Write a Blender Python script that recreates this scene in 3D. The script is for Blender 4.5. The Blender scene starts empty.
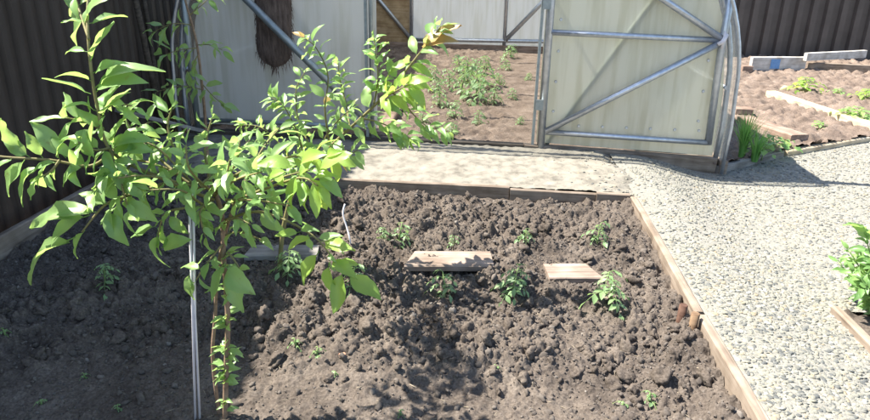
import bpy, math, random
import numpy as np
from mathutils import Vector, Matrix

# ------------------------------------------------------------------ camera, world, sun, exposure
SC = bpy.context.scene
COL = SC.collection
CAM_H = 1.2
PITCH, YAW, ROLL, FPX = 0.3663, -0.0790, 0.0206, 653.9
cp, sp, cy, sy = math.cos(PITCH), math.sin(PITCH), math.cos(YAW), math.sin(YAW)
FW = Vector((sy*cp, cy*cp, -sp)); RT0 = Vector((cy, -sy, 0)); UP0 = RT0.cross(FW)
RT = RT0*math.cos(ROLL) + UP0*math.sin(ROLL); UP = RT.cross(FW)
cam_d = bpy.data.cameras.new('camera'); cam = bpy.data.objects.new('camera', cam_d); COL.objects.link(cam)
M = Matrix((RT, UP, -FW)).transposed().to_4x4(); M.translation = (0, 0, CAM_H)
cam.matrix_world = M
cam_d.sensor_width = 36; cam_d.lens = FPX/870*36; cam_d.clip_end = 500; cam_d.clip_start = 0.02
SC.camera = cam

SUN_TRAVEL = Vector((0.66, -0.085, -1.0)).normalized()
elev = math.asin(-SUN_TRAVEL.z); azi = math.atan2(-SUN_TRAVEL.x, -SUN_TRAVEL.y)
world = bpy.data.worlds.new('World'); SC.world = world; world.use_nodes = True
wn = world.node_tree.nodes; wl = world.node_tree.links
sky = wn.new('ShaderNodeTexSky'); sky.sky_type = 'NISHITA'; sky.sun_disc = False
sky.sun_elevation = elev; sky.sun_rotation = azi
bg = wn['Background']; bg.inputs['Strength'].default_value = 0.105
wl.new(sky.outputs[0], bg.inputs[0])
sd = bpy.data.lights.new('sun', 'SUN'); sd.energy = 5.0; sd.angle = math.radians(0.53); sd.color = (1.0, 0.95, 0.87)
sun = bpy.data.objects.new('sun', sd); COL.objects.link(sun)
sun.rotation_euler = SUN_TRAVEL.to_track_quat('-Z', 'Y').to_euler()
sun.location = (-6, 2, 9)
SC.view_settings.view_transform = 'Standard'; SC.view_settings.look = 'None'
SC.view_settings.exposure = 1.75; SC.view_settings.gamma = 1.0
SC.render.engine = 'CYCLES'
SC.cycles.max_bounces = 8; SC.cycles.transparent_max_bounces = 12
SC.cycles.transmission_bounces = 6

# ------------------------------------------------------------------ helpers
rnd = random.Random(7)
def at_z(px, py, z=0.0):            # point of the garden at height z seen in that direction
    d = FW*FPX + RT*(px-435) + UP*(210-py)
    return Vector((0, 0, CAM_H)) + d*((z-CAM_H)/d.z)
def at_y(px, py, Y):                # the same at depth Y
    d = FW*FPX + RT*(px-435) + UP*(210-py)
    return Vector((0, 0, CAM_H)) + d*(Y/d.y)
def root_loc(p):
    v = Vector((0, 0, 0))
    while p is not None:
        v = v + p.location; p = p.parent
    return v
def tag(o, label=None, cat=None, group=None, kind=None):
    for k, v in (('label', label), ('category', cat), ('group', group), ('kind', kind)):
        if v: o[k] = v
    return o
def empty(name, loc):
    o = bpy.data.objects.new(name, None); COL.objects.link(o); o.location = loc
    o.empty_display_size = 0.05
    return o
def fast_mesh(name, V, F, smooth=True):
    """V (n,3) array, F (m,k) array of equal-sized polygons"""
    me = bpy.data.meshes.new(name)
    V = np.asarray(V, dtype=np.float32); F = np.asarray(F, dtype=np.int32)
    me.vertices.add(len(V)); me.vertices.foreach_set('co', V.ravel())
    k = F.shape[1]
    me.loops.add(F.size); me.loops.foreach_set('vertex_index', F.ravel())
    me.polygons.add(len(F)); me.polygons.foreach_set('loop_start', np.arange(0, F.size, k, dtype=np.int32))
    me.update(calc_edges=True)
    me.polygons.foreach_set('use_smooth', np.full(len(F), smooth, dtype=bool))
    me.validate(); me.update()
    return me
class MB:
    def __init__(s): s.v = []; s.f = []; s.sm = []
    def add(s, vs, fs, smooth=False):
        o = len(s.v); s.v += [Vector(a) for a in vs]
        for f in fs: s.f.append([i+o for i in f]); s.sm.append(smooth)
    def box(s, c, size, rot=None):
        hx, hy, hz = (a/2 for a in size); c = Vector(c)
        vs = [Vector((x, y, z)) for x in (-hx, hx) for y in (-hy, hy) for z in (-hz, hz)]
        if rot is not None: vs = [rot @ v for v in vs]
        s.add([c+v for v in vs], [(0,1,3,2),(4,6,7,5),(0,4,5,1),(2,3,7,6),(0,2,6,4),(1,5,7,3)])
    def tube(s, pts, rad, n=8, cap=True):
        pts = [Vector(p) for p in pts]
        if not isinstance(rad, (list, tuple)): rad = [rad]*len(pts)
        rings = []; prev = None
        for i, p in enumerate(pts):
            d = (pts[min(i+1, len(pts)-1)] - pts[max(i-1, 0)]).normalized()
            if prev is None:
                a = d.orthogonal().normalized()
            else:
                a = (prev - d*prev.dot(d)).normalized()
            prev = a; b = d.cross(a)
            rings.append([p + (a*math.cos(2*math.pi*k/n) + b*math.sin(2*math.pi*k/n))*rad[i] for k in range(n)])
        vs = [v for r in rings for v in r]; fs = []
        for i in range(len(pts)-1):
            for k in range(n):
                fs.append((i*n+k, i*n+(k+1) % n, (i+1)*n+(k+1) % n, (i+1)*n+k))
        s.add(vs, fs, True)
        if cap:
            o = len(s.v)-len(vs)
            s.f.append([o+k for k in reversed(range(n))]); s.sm.append(False)
            s.f.append([o+(len(pts)-1)*n+k for k in range(n)]); s.sm.append(False)
    def mesh(s, name, off=Vector((0, 0, 0))):
        me = bpy.data.meshes.new(name)
        me.from_pydata([tuple(v-off) for v in s.v], [], s.f)
        me.polygons.foreach_set('use_smooth', s.sm); me.update()
        return me
    def build(s, name, mat, parent=None, loc=None, bevel=0):
        off = root_loc(parent) if parent is not None else (Vector(loc) if loc is not None else Vector((0, 0, 0)))
        o = bpy.data.objects.new(name, s.mesh(name, off)); COL.objects.link(o)
        o.data.materials.append(mat)
        if parent is not None: o.parent = parent
        elif loc is not None: o.location = loc
        if bevel:
            m = o.modifiers.new('bevel', 'BEVEL'); m.width = bevel; m.segments = 2; m.limit_method = 'ANGLE'
        return o
def link_mesh(name, me, mat, parent=None):
    o = bpy.data.objects.new(name, me); COL.objects.link(o)
    if mat and not me.materials: me.materials.append(mat)
    o.parent = parent
    return o

# numpy noise -------------------------------------------------------
def h2(ix, iy, s):
    n = (ix.astype(np.int64)*374761393 + iy.astype(np.int64)*668265263 + s*974711) & 0xffffffff
    n = ((n ^ (n >> 13))*1274126177) & 0xffffffff
    n = ((n ^ (n >> 16))*2246822519) & 0xffffffff
    return ((n ^ (n >> 15)) & 0xffffff)/float(0xffffff)
def vnoise(x, y, s=0):
    ix = np.floor(x); iy = np.floor(y); fx = x-ix; fy = y-iy
    fx = fx*fx*(3-2*fx); fy = fy*fy*(3-2*fy)
    a = h2(ix, iy, s); b = h2(ix+1, iy, s); c = h2(ix, iy+1, s); d = h2(ix+1, iy+1, s)
    return (a*(1-fx)+b*fx)*(1-fy) + (c*(1-fx)+d*fx)*fy
def fbm(x, y, s=0, o=4):
    r = 0; a = .5
    for i in range(o):
        r = r + a*vnoise(x*2**i, y*2**i, s+i); a *= .5
    return r
def clods(x, y, size, s, lo=.25, hi=.7):
    """rounded lumps: height of scattered squashed balls"""
    wx = x + (vnoise(x/size*1.7, y/size*1.7, s+50)-.5)*size*.55
    wy = y + (vnoise(x/size*1.7, y/size*1.7, s+60)-.5)*size*.55
    gx = np.floor(wx/size); gy = np.floor(wy/size); h = np.zeros_like(x)
    for i in (-1, 0, 1):
        for j in (-1, 0, 1):
            cx = gx+i; cyy = gy+j
            jx = (cx+.5+(h2(cx, cyy, s)-.5)*.9)*size; jy = (cyy+.5+(h2(cx, cyy, s+1)-.5)*.9)*size
            r = (lo+(hi-lo)*h2(cx, cyy, s+2)**1.3)*size
            d2 = (wx-jx)**2+(wy-jy)**2
            h = np.maximum(h, np.sqrt(np.maximum(r*r-d2, 0)))
    return h
def sstep(a, b, x):
    t = np.clip((x-a)/(b-a), 0, 1); return t*t*(3-2*t)

# ------------------------------------------------------------------ materials
def new_mat(name):
    m = bpy.data.materials.new(name); m.use_nodes = True
    return m, m.node_tree.nodes, m.node_tree.links, m.node_tree.nodes['Principled BSDF']
def ramp(n, stops):
    r = n.new('ShaderNodeValToRGB'); e = r.color_ramp.elements
    e[0].position, e[0].color = stops[0][0], (*stops[0][1], 1)
    e[1].position, e[1].color = stops[-1][0], (*stops[-1][1], 1)
    for p, c in stops[1:-1]:
        k = e.new(p); k.color = (*c, 1)
    return r
def noise_mat(name, c1, c2, scale=20, rough=.8, metal=0, bump=.3, bscale=None, stretch=(1, 1, 1), spec=.3, detail=6, dist=.004, mid=None):
    m, n, l, b = new_mat(name)
    tc = n.new('ShaderNodeTexCoord'); mp = n.new('ShaderNodeMapping'); mp.inputs['Scale'].default_value = stretch
    l.new(tc.outputs['Object'], mp.inputs[0])
    t = n.new('ShaderNodeTexNoise'); t.inputs['Scale'].default_value = scale; t.inputs['Detail'].default_value = detail
    t.inputs['Roughness'].default_value = .6
    l.new(mp.outputs[0], t.inputs['Vector'])
    st = [(.3, c1), (.7, c2)] if mid is None else [(.3, c1), (.5, mid), (.7, c2)]
    r = ramp(n, st); l.new(t.outputs['Fac'], r.inputs[0]); l.new(r.outputs[0], b.inputs['Base Color'])
    b.inputs['Roughness'].default_value = rough; b.inputs['Metallic'].default_value = metal
    b.inputs['Specular IOR Level'].default_value = spec
    if bump:
        t2 = n.new('ShaderNodeTexNoise'); t2.inputs['Scale'].default_value = bscale or scale*3; t2.inputs['Detail'].default_value = 5
        l.new(mp.outputs[0], t2.inputs['Vector'])
        bp = n.new('ShaderNodeBump'); bp.inputs['Strength'].default_value = bump; bp.inputs['Distance'].default_value = dist
        l.new(t2.outputs['Fac'], bp.inputs['Height']); l.new(bp.outputs[0], b.inputs['Normal'])
    return m
def wood_mat(name, c1, c2, c3, grain=1.0, rough=.8):
    m, n, l, b = new_mat(name)
    tc = n.new('ShaderNodeTexCoord'); oi = n.new('ShaderNodeObjectInfo')
    ad = n.new('ShaderNodeVectorMath'); ad.operation = 'ADD'
    sc = n.new('ShaderNodeVectorMath'); sc.operation = 'SCALE'; sc.inputs['Scale'].default_value = 7
    cb = n.new('ShaderNodeCombineXYZ')
    for k in range(3): l.new(oi.outputs['Random'], cb.inputs[k])
    l.new(cb.outputs[0], sc.inputs[0]); l.new(tc.outputs['Object'], ad.inputs[0]); l.new(sc.outputs[0], ad.inputs[1])
    mp = n.new('ShaderNodeMapping'); mp.inputs['Scale'].default_value = (1.6, 26, 26); l.new(ad.outputs[0], mp.inputs[0])
    t = n.new('ShaderNodeTexNoise'); t.inputs['Scale'].default_value = 2.2*grain; t.inputs['Detail'].default_value = 7; t.inputs['Distortion'].default_value = .6
    l.new(mp.outputs[0], t.inputs['Vector'])
    r = ramp(n, [(.28, c1), (.5, c2), (.75, c3)]); l.new(t.outputs['Fac'], r.inputs[0])
    t3 = n.new('ShaderNodeTexNoise'); t3.inputs['Scale'].default_value = 9; t3.inputs['Detail'].default_value = 4
    l.new(ad.outputs[0], t3.inputs['Vector'])
    r3 = ramp(n, [(.35, (.55, .52, .48)), (.65, (1, 1, 1))]); l.new(t3.outputs['Fac'], r3.inputs[0])
    mx = n.new('ShaderNodeMixRGB'); mx.blend_type = 'MULTIPLY'; mx.inputs[0].default_value = .8
    l.new(r.outputs[0], mx.inputs[1]); l.new(r3.outputs[0], mx.inputs[2]); l.new(mx.outputs[0], b.inputs['Base Color'])
    b.inputs['Roughness'].default_value = rough; b.inputs['Specular IOR Level'].default_value = .2
    bp = n.new('ShaderNodeBump'); bp.inputs['Strength'].default_value = .5; bp.inputs['Distance'].default_value = .002
    l.new(t.outputs['Fac'], bp.inputs['Height']); l.new(bp.outputs[0], b.inputs['Normal'])
    return m
def soil_mat(name, dark, mid, pale):
    m, n, l, b = new_mat(name)
    tc = n.new('ShaderNodeTexCoord')
    t = n.new('ShaderNodeTexNoise'); t.inputs['Scale'].default_value = 5; t.inputs['Detail'].default_value = 9; t.inputs['Roughness'].default_value = .7
    l.new(tc.outputs['Object'], t.inputs['Vector'])
    r = ramp(n, [(.3, dark), (.5, mid), (.72, pale)]); l.new(t.outputs['Fac'], r.inputs[0])
    t2 = n.new('ShaderNodeTexNoise'); t2.inputs['Scale'].default_value = 130; t2.inputs['Detail'].default_value = 4
    l.new(tc.outputs['Object'], t2.inputs['Vector'])
    r2 = ramp(n, [(.3, (.6, .58, .56)), (.7, (1.25, 1.23, 1.2))]); l.new(t2.outputs['Fac'], r2.inputs[0])
    mx = n.new('ShaderNodeMixRGB'); mx.blend_type = 'MULTIPLY'; mx.inputs[0].default_value = 1
    l.new(r.outputs[0], mx.inputs[1]); l.new(r2.outputs[0], mx.inputs[2]); l.new(mx.outputs[0], b.inputs['Base Color'])
    b.inputs['Roughness'].default_value = .95; b.inputs['Specular IOR Level'].default_value = .1
    bp = n.new('ShaderNodeBump'); bp.inputs['Strength'].default_value = .7; bp.inputs['Distance'].default_value = .004
    l.new(t2.outputs['Fac'], bp.inputs['Height']); l.new(bp.outputs[0], b.inputs['Normal'])
    return m
def leaf_mat(name, base, light, trans, tmix=.4, rough=.42):
    m, n, l, b = new_mat(name)
    oi = n.new('ShaderNodeObjectInfo'); uv = n.new('ShaderNodeUVMap')
    tc = n.new('ShaderNodeTexCoord')
    t = n.new('ShaderNodeTexNoise'); t.inputs['Scale'].default_value = 3.0; t.inputs['Detail'].default_value = 3
    l.new(tc.outputs['Object'], t.inputs['Vector'])
    av = n.new('ShaderNodeMath'); av.operation = 'MULTIPLY_ADD'; av.inputs[1].default_value = .55
    l.new(oi.outputs['Random'], av.inputs[0])
    t5 = n.new('ShaderNodeMath'); t5.operation = 'MULTIPLY'; t5.inputs[1].default_value = .45
    l.new(t.outputs['Fac'], t5.inputs[0]); l.new(t5.outputs[0], av.inputs[2])
    r = ramp(n, [(.15, base), (.85, light)]); l.new(av.outputs[0], r.inputs[0])
    # midrib and side veins (u along the blade, v across)
    sp_ = n.new('ShaderNodeSeparateXYZ'); l.new(uv.outputs[0], sp_.inputs[0])
    vv = n.new('ShaderNodeMath'); vv.operation = 'ABSOLUTE'
    sb = n.new('ShaderNodeMath'); sb.operation = 'SUBTRACT'; sb.inputs[1].default_value = .5
    l.new(sp_.outputs['Y'], sb.inputs[0]); l.new(sb.outputs[0], vv.inputs[0])
    rib = n.new('ShaderNodeMath'); rib.operation = 'LESS_THAN'; rib.inputs[1].default_value = .028; l.new(vv.outputs[0], rib.inputs[0])
    sv = n.new('ShaderNodeMath'); sv.operation = 'MULTIPLY_ADD'; sv.inputs[1].default_value = -1.1; l.new(vv.outputs[0], sv.inputs[0]); l.new(sp_.outputs['X'], sv.inputs[2])
    sm = n.new('ShaderNodeMath'); sm.operation = 'MULTIPLY'; sm.inputs[1].default_value = 9*2*math.pi; l.new(sv.outputs[0], sm.inputs[0])
    sn = n.new('ShaderNodeMath'); sn.operation = 'SINE'; l.new(sm.outputs[0], sn.inputs[0])
    g = n.new('ShaderNodeMath'); g.operation = 'GREATER_THAN'; g.inputs[1].default_value = .93; l.new(sn.outputs[0], g.inputs[0])
    gm = n.new('ShaderNodeMath'); gm.operation = 'MULTIPLY'; gm.inputs[1].default_value = .35; l.new(g.outputs[0], gm.inputs[0])
    mxm = n.new('ShaderNodeMath'); mxm.operation = 'MAXIMUM'; l.new(rib.outputs[0], mxm.inputs[0]); l.new(gm.outputs[0], mxm.inputs[1])
    sc_ = n.new('ShaderNodeMath'); sc_.operation = 'MULTIPLY'; sc_.inputs[1].default_value = .30; l.new(mxm.outputs[0], sc_.inputs[0])
    mx = n.new('ShaderNodeMixRGB'); l.new(sc_.outputs[0], mx.inputs[0]); l.new(r.outputs[0], mx.inputs[1]); mx.inputs[2].default_value = (.22, .34, .10, 1)
    ts = n.new('ShaderNodeTexNoise'); ts.inputs['Scale'].default_value = 7; ts.inputs['Detail'].default_value = 2
    vo = n.new('ShaderNodeVectorMath'); vo.operation = 'ADD'; l.new(tc.outputs['Object'], vo.inputs[0]); l.new(oi.outputs['Location'], vo.inputs[1]); l.new(vo.outputs[0], ts.inputs['Vector'])
    rs = ramp(n, [(.66, (0, 0, 0)), (.72, (.6, .6, .6))]); l.new(ts.outputs['Fac'], rs.inputs[0])
    ms_ = n.new('ShaderNodeMixRGB'); l.new(rs.outputs[0], ms_.inputs[0]); l.new(mx.outputs[0], ms_.inputs[1]); ms_.inputs[2].default_value = (.20, .17, .06, 1); mx = ms_
    l.new(mx.outputs[0], b.inputs['Base Color'])
    b.inputs['Roughness'].default_value = rough; b.inputs['Specular IOR Level'].default_value = .65
    bp = n.new('ShaderNodeBump'); bp.inputs['Strength'].default_value = .04; bp.inputs['Distance'].default_value = .02
    l.new(sn.outputs[0], bp.inputs['Height']); l.new(bp.outputs[0], b.inputs['Normal'])
    tr = n.new('ShaderNodeBsdfTranslucent')
    m2 = n.new('ShaderNodeMixRGB'); m2.blend_type = 'MIX'; m2.inputs[0].default_value = .35; m2.inputs[2].default_value = (*trans, 1); m2.inputs[1].default_value = (*trans, 1)
    l.new(mx.outputs[0], m2.inputs[1]); m2.inputs[0].default_value = .75
    l.new(m2.outputs[0], tr.inputs[0])
    ms = n.new('ShaderNodeMixShader'); ms.inputs[0].default_value = tmix
    l.new(b.outputs[0], ms.inputs[1]); l.new(tr.outputs[0], ms.inputs[2])
    l.new(ms.outputs[0], n['Material Output'].inputs['Surface'])
    return m
def sheet_mat(name, diff, trans, clear, haze, hr=.45):
    """milky twin-wall plastic sheet: diffuse + translucent + a clear and a hazy see-through share"""
    m, n, l, b = new_mat(name)
    n.remove(b)
    tc = n.new('ShaderNodeTexCoord')
    mp = n.new('ShaderNodeMapping'); mp.inputs['Scale'].default_value = (2.2, 2.2, .7); l.new(tc.outputs['Object'], mp.inputs[0])
    t = n.new('ShaderNodeTexNoise'); t.inputs['Scale'].default_value = 2.5; t.inputs['Detail'].default_value = 6; l.new(mp.outputs[0], t.inputs['Vector'])
    r = ramp(n, [(.3, tuple(c*.86 for c in diff)), (.7, diff)]); l.new(t.outputs['Fac'], r.inputs[0])
    mp2 = n.new('ShaderNodeMapping'); mp2.inputs['Scale'].default_value = (14, 14, 1.1); l.new(tc.outputs['Object'], mp2.inputs[0])
    t2 = n.new('ShaderNodeTexNoise'); t2.inputs['Scale'].default_value = 1.6; t2.inputs['Detail'].default_value = 8; l.new(mp2.outputs[0], t2.inputs['Vector'])
    r2 = ramp(n, [(.36, (.70, .69, .58)), (.56, (1, 1, 1))]); l.new(t2.outputs['Fac'], r2.inputs[0])
    mm = n.new('ShaderNodeMixRGB'); mm.blend_type = 'MULTIPLY'; mm.inputs[0].default_value = .55; l.new(r.outputs[0], mm.inputs[1]); l.new(r2.outputs[0], mm.inputs[2])
    mt = n.new('ShaderNodeMixRGB'); mt.blend_type = 'MULTIPLY'; mt.inputs[0].default_value = .4; mt.inputs[1].default_value = (*trans, 1); l.new(r2.outputs[0], mt.inputs[2])
    d = n.new('ShaderNodeBsdfDiffuse'); l.new(mm.outputs[0], d.inputs[0])
    tr = n.new('ShaderNodeBsdfTranslucent'); l.new(mt.outputs[0], tr.inputs[0])
    a = n.new('ShaderNodeMixShader'); a.inputs[0].default_value = .6; l.new(d.outputs[0], a.inputs[1]); l.new(tr.outputs[0], a.inputs[2])
    rf = n.new('ShaderNodeBsdfRefraction'); rf.inputs['Roughness'].default_value = hr; rf.inputs['IOR'].default_value = 1.12; rf.inputs[0].default_value = (.95, .95, .92, 1)
    a2 = n.new('ShaderNodeMixShader'); a2.inputs[0].default_value = haze; l.new(a.outputs[0], a2.inputs[1]); l.new(rf.outputs[0], a2.inputs[2])
    tp = n.new('ShaderNodeBsdfTransparent'); tp.inputs[0].default_value = (.96, .97, .94, 1)
    a3 = n.new('ShaderNodeMixShader'); a3.inputs[0].default_value = clear; l.new(a2.outputs[0], a3.inputs[1]); l.new(tp.outputs[0], a3.inputs[2])
    gl = n.new('ShaderNodeBsdfGlossy'); gl.inputs['Roughness'].default_value = .25; gl.inputs[0].default_value = (.9, .9, .9, 1)
    fr = n.new('ShaderNodeFresnel'); fr.inputs[0].default_value = 1.35
    a4 = n.new('ShaderNodeMixShader'); l.new(fr.outputs[0], a4.inputs[0]); l.new(a3.outputs[0], a4.inputs[1]); l.new(gl.outputs[0], a4.inputs[2])
    l.new(a4.outputs[0], n['Material Output'].inputs['Surface'])
    return m
def attr_mat(name, stops, rough=.75):
    m, n, l, b = new_mat(name)
    at = n.new('ShaderNodeAttribute'); at.attribute_name = 'tone'
    r = ramp(n, stops); l.new(at.outputs['Fac'], r.inputs[0])
    tc = n.new('ShaderNodeTexCoord')
    t = n.new('ShaderNodeTexNoise'); t.inputs['Scale'].default_value = 160; t.inputs['Detail'].default_value = 3; l.new(tc.outputs['Object'], t.inputs['Vector'])
    r2 = ramp(n, [(.3, (.75, .74, .72)), (.7, (1.1, 1.1, 1.1))]); l.new(t.outputs['Fac'], r2.inputs[0])
    mx = n.new('ShaderNodeMixRGB'); mx.blend_type = 'MULTIPLY'; mx.inputs[0].default_value = 1
    l.new(r.outputs[0], mx.inputs[1]); l.new(r2.outputs[0], mx.inputs[2]); l.new(mx.outputs[0], b.inputs['Base Color'])
    b.inputs['Roughness'].default_value = rough; b.inputs['Specular IOR Level'].default_value = .3
    return m

MAT = {}
MAT['soil'] = soil_mat('dug_soil', (.055, .0455, .0385), (.099, .0825, .069), (.152, .129, .108))
MAT['soil_dry'] = soil_mat('dry_soil', (.085, .064, .052), (.160, .124, .100), (.235, .188, .155))
MAT['crumbs'] = attr_mat('soil_crumbs', [(0, (.060, .050, .042)), (.5, (.098, .082, .069)), (.85, (.136, .116, .098)), (1, (.19, .168, .145))], .95)
MAT['earth'] = soil_mat('bare_earth', (.09, .075, .055), (.15, .125, .095), (.2, .17, .13))
MAT['concrete'] = noise_mat('sandy_concrete', (.105, .096, .079), (.25, .229, .19), 9, .95, 0, .6, 120, detail=10, spec=.1, mid=(.205, .188, .155))
MAT['gravel_bed'] = noise_mat('gravel_fines', (.165, .158, .137), (.265, .253, .215), 60, .95, 0, .8, 200, spec=.1)
MAT['pebble'] = attr_mat('river_pebbles', [(0, (.092, .096, .092)), (.10, (.138, .140, .128)), (.3, (.190, .185, .154)), (.55, (.222, .212, .170)), (.75, (.248, .236, .187)), (.88, (.242, .198, .132)), (1, (.325, .315, .27))], .9)
MAT['wood'] = wood_mat('weathered_board', (.15, .115, .087), (.25, .20, .155), (.32, .268, .215))
MAT['wood_pale'] = wood_mat('pale_board', (.19, .145, .115), (.29, .225, .18), (.36, .29, .24))
MAT['wood_grey'] = wood_mat('grey_board', (.13, .12, .11), (.24, .225, .205), (.33, .31, .285))
MAT['wood_red'] = wood_mat('red_brown_board', (.17, .115, .085), (.28, .20, .155), (.35, .27, .215))
MAT['wood_dark'] = wood_mat('dark_timber', (.05, .042, .035), (.09, .075, .06), (.13, .11, .09))
MAT['wood_white'] = wood_mat('whitened_board', (.40, .38, .345), (.53, .505, .465), (.60, .58, .54))
MAT['wood_bleached'] = wood_mat('bleached_timber', (.42, .33, .22), (.56, .46, .32), (.64, .54, .40))
MAT['peg_dark'] = wood_mat('dark_peg', (.06, .032, .022), (.11, .06, .042), (.15, .09, .065))
MAT['peg'] = wood_mat('peg_wood', (.16, .10, .06), (.26, .175, .11), (.32, .23, .15))
MAT['ply'] = wood_mat('plywood', (.30, .20, .11), (.42, .30, .17), (.50, .38, .24), .6)
MAT['metal'] = noise_mat('galvanised_tube', (.38, .41, .45), (.55, .58, .62), 30, .38, .75, .05, 90, spec=.5)
MAT['metal_dull'] = noise_mat('dull_tube', (.24, .27, .27), (.34, .37, .36), 30, .5, .6, .05, 90, spec=.5)
MAT['fence'] = noise_mat('brown_profile_sheet', (.044, .033, .026), (.068, .052, .042), 2, .45, 0, .03, 60, spec=.35)
MAT['fence_grey'] = noise_mat('grey_brown_profile_sheet', (.062, .050, .043), (.095, .079, .069), 3, .5, 0, .03, 60, spec=.4)
MAT['sheet_end'] = sheet_mat('milky_end_sheet', (.79, .785, .67), (.95, .935, .80), .07, .16)
MAT['sheet_grey'] = sheet_mat('greyed_end_sheet', (.68, .70, .69), (.93, .94, .92), .16, .25, .25)
MAT['sheet_roof'] = sheet_mat('roof_sheet', (.74, .75, .70), (.86, .87, .80), .66, .05)
MAT['bark'] = noise_mat('young_bark', (.16, .10, .065), (.30, .21, .14), 60, .75, 0, .4, 150, spec=.2)
MAT['bark_green'] = noise_mat('green_bark', (.13, .13, .045), (.24, .20, .09), 40, .65, 0, .2, 150, spec=.25)
MAT['leaf'] = leaf_mat('plum_leaf', (.145, .290, .080), (.305, .455, .165), (.50, .70, .17), .48)
MAT['leaf_young'] = leaf_mat('young_leaf', (.20, .36, .06), (.34, .50, .10), (.58, .72, .12), .5)
MAT['leaf_bronze'] = leaf_mat('bronze_leaf', (.30, .19, .07), (.42, .29, .11), (.55, .38, .13), .4)
MAT['leaf_dark'] = leaf_mat('dark_leaf', (.09, .20, .055), (.18, .32, .10), (.35, .52, .13), .42)
MAT['tomato'] = leaf_mat('seedling_leaf', (.12, .225, .085), (.24, .36, .15), (.38, .54, .17), .38, .5)
MAT['onion'] = leaf_mat('onion_blade', (.10, .28, .06), (.20, .42, .10), (.38, .60, .12), .4, .4)
MAT['stem'] = noise_mat('green_stem', (.12, .20, .06), (.20, .27, .10), 40, .6, 0, .1, 150)
MAT['wire'] = noise_mat('pale_rod', (.55, .52, .55), (.70, .67, .68), 20, .5, 0, .1, 90)
MAT['sack'] = noise_mat('brown_sacking', (.070, .050, .040), (.185, .138, .112), 18, .95, 0, .8, 120, stretch=(3, 3, .6), spec=.1)
MAT['blue'] = noise_mat('blue_paint', (.10, .22, .42), (.16, .30, .52), 30, .7, 0, .2, 90)
MAT['straw'] = noise_mat('straw', (.22, .18, .12), (.40, .34, .25), 90, .9, 0, 0)
MAT['crumb'] = noise_mat('brick_crumb', (.42, .2, .12), (.55, .30, .2), 30, .9, 0, .3, 90)

# ------------------------------------------------------------------ terrain
BED_R, BED_F, BED_L = 0.80, 3.50, -2.16
GH_Y, GH_YB, GH_XC, GH_R = 4.42, 9.40, -0.29, 1.78
g = MB(); S = 120
g.add([(-S, -S, -.30), (S, -S, -.30), (S, S, -.30), (-S, S, -.30)], [(0, 1, 2, 3)])
tag(g.build('ground', MAT['earth']), kind='structure')

def path_z(x, y):
    x = np.asarray(x, float); y = np.asarray(y, float)
    return -0.012 - 0.11*sstep(.95, 1.55, x)*sstep(2.6, 4.0, y) - .05*sstep(.9, 1.4, x)*(1-sstep(2.6, 4.0, y))
def soil_z(x, y):
    x = np.asarray(x, float); y = np.asarray(y, float)
    z = -.105 + .045*(fbm(x*1.4, y*1.4, 3, 3)-.45)
    # ridges thrown up by the spade, a heap in the middle, hollow in front of it
    z = z + .045*np.exp(-((y-2.02-.06*np.sin(x*3))/.16)**2)*sstep(-1.0, -.5, x)*(1-sstep(.1, .5, x))
    z = z - .03*np.exp(-((y-1.80)/.10)**2)*sstep(-.3, .0, x)
    z = z + .03*np.exp(-((y-2.95)/.22)**2) + .02*np.exp(-((y-3.3)/.12)**2)
    z = z + .05*np.exp(-((x+1.5)/.35)**2)*sstep(1.9, 2.3, y)
    rough = np.clip(.22 + .85*sstep(1.65, 2.05, y + .25*(vnoise(x*2.3, y*2.3, 9)-.5)) + .45*sstep(.1, .5, x), 0, 1)
    rough = rough*np.clip(.30+1.25*vnoise(x*2.3, y*2.6, 21), 0, 1.25)
    wx = x + .018*(fbm(x*28, y*28, 91, 3)-.45); wy = y + .018*(fbm(x*28, y*28, 95, 3)-.45)
    c = clods(wx, wy, .105, 1, .12, .60)*.52 + clods(wx, wy, .056, 11, .12, .7)*.66 + clods(wx+.3, wy, .031, 15)*.70
    f = clods(wx, wy, .020, 21)*.75 + clods(x, y, .011, 31)*.6
    z = z + rough*c*.95 + (.5+.5*rough)*f + rough*.030*(fbm(x*16, y*16, 5, 4)-.45) + .010*fbm(x*60, y*60, 7, 2) + .03*sstep(.55, .80, x) + .035*sstep(3.22, 3.45, y)
    return z
def grid(name, x0, x1, y0, y1, d, zf, mat, keep=None):
    nx = int((x1-x0)/d)+1; ny = int((y1-y0)/d)+1
    X, Y = np.meshgrid(np.linspace(x0, x1, nx), np.linspace(y0, y1, ny))
    Z = zf(X, Y)
    V = np.stack([X, Y, Z], -1).reshape(-1, 3)
    i = np.arange(ny*nx).reshape(ny, nx)
    F = np.stack([i[:-1, :-1], i[:-1, 1:], i[1:, 1:], i[1:, :-1]], -1).reshape(-1, 4)
    if keep is not None:
        c = V[F].mean(1); F = F[keep(c[:, 0], c[:, 1])]
    return link_mesh(name, fast_mesh(name, V, F), mat)
soil = grid('garden_bed_soil', -2.14, BED_R+.005, 1.12, BED_F+.005, .0055, soil_z, MAT['soil'])
tag(soil, kind='structure')
tag(grid('garden_bed_soil_near', -2.14, BED_R+.005, -.6, 1.12, .03, soil_z, MAT['soil']), kind='structure')

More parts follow.
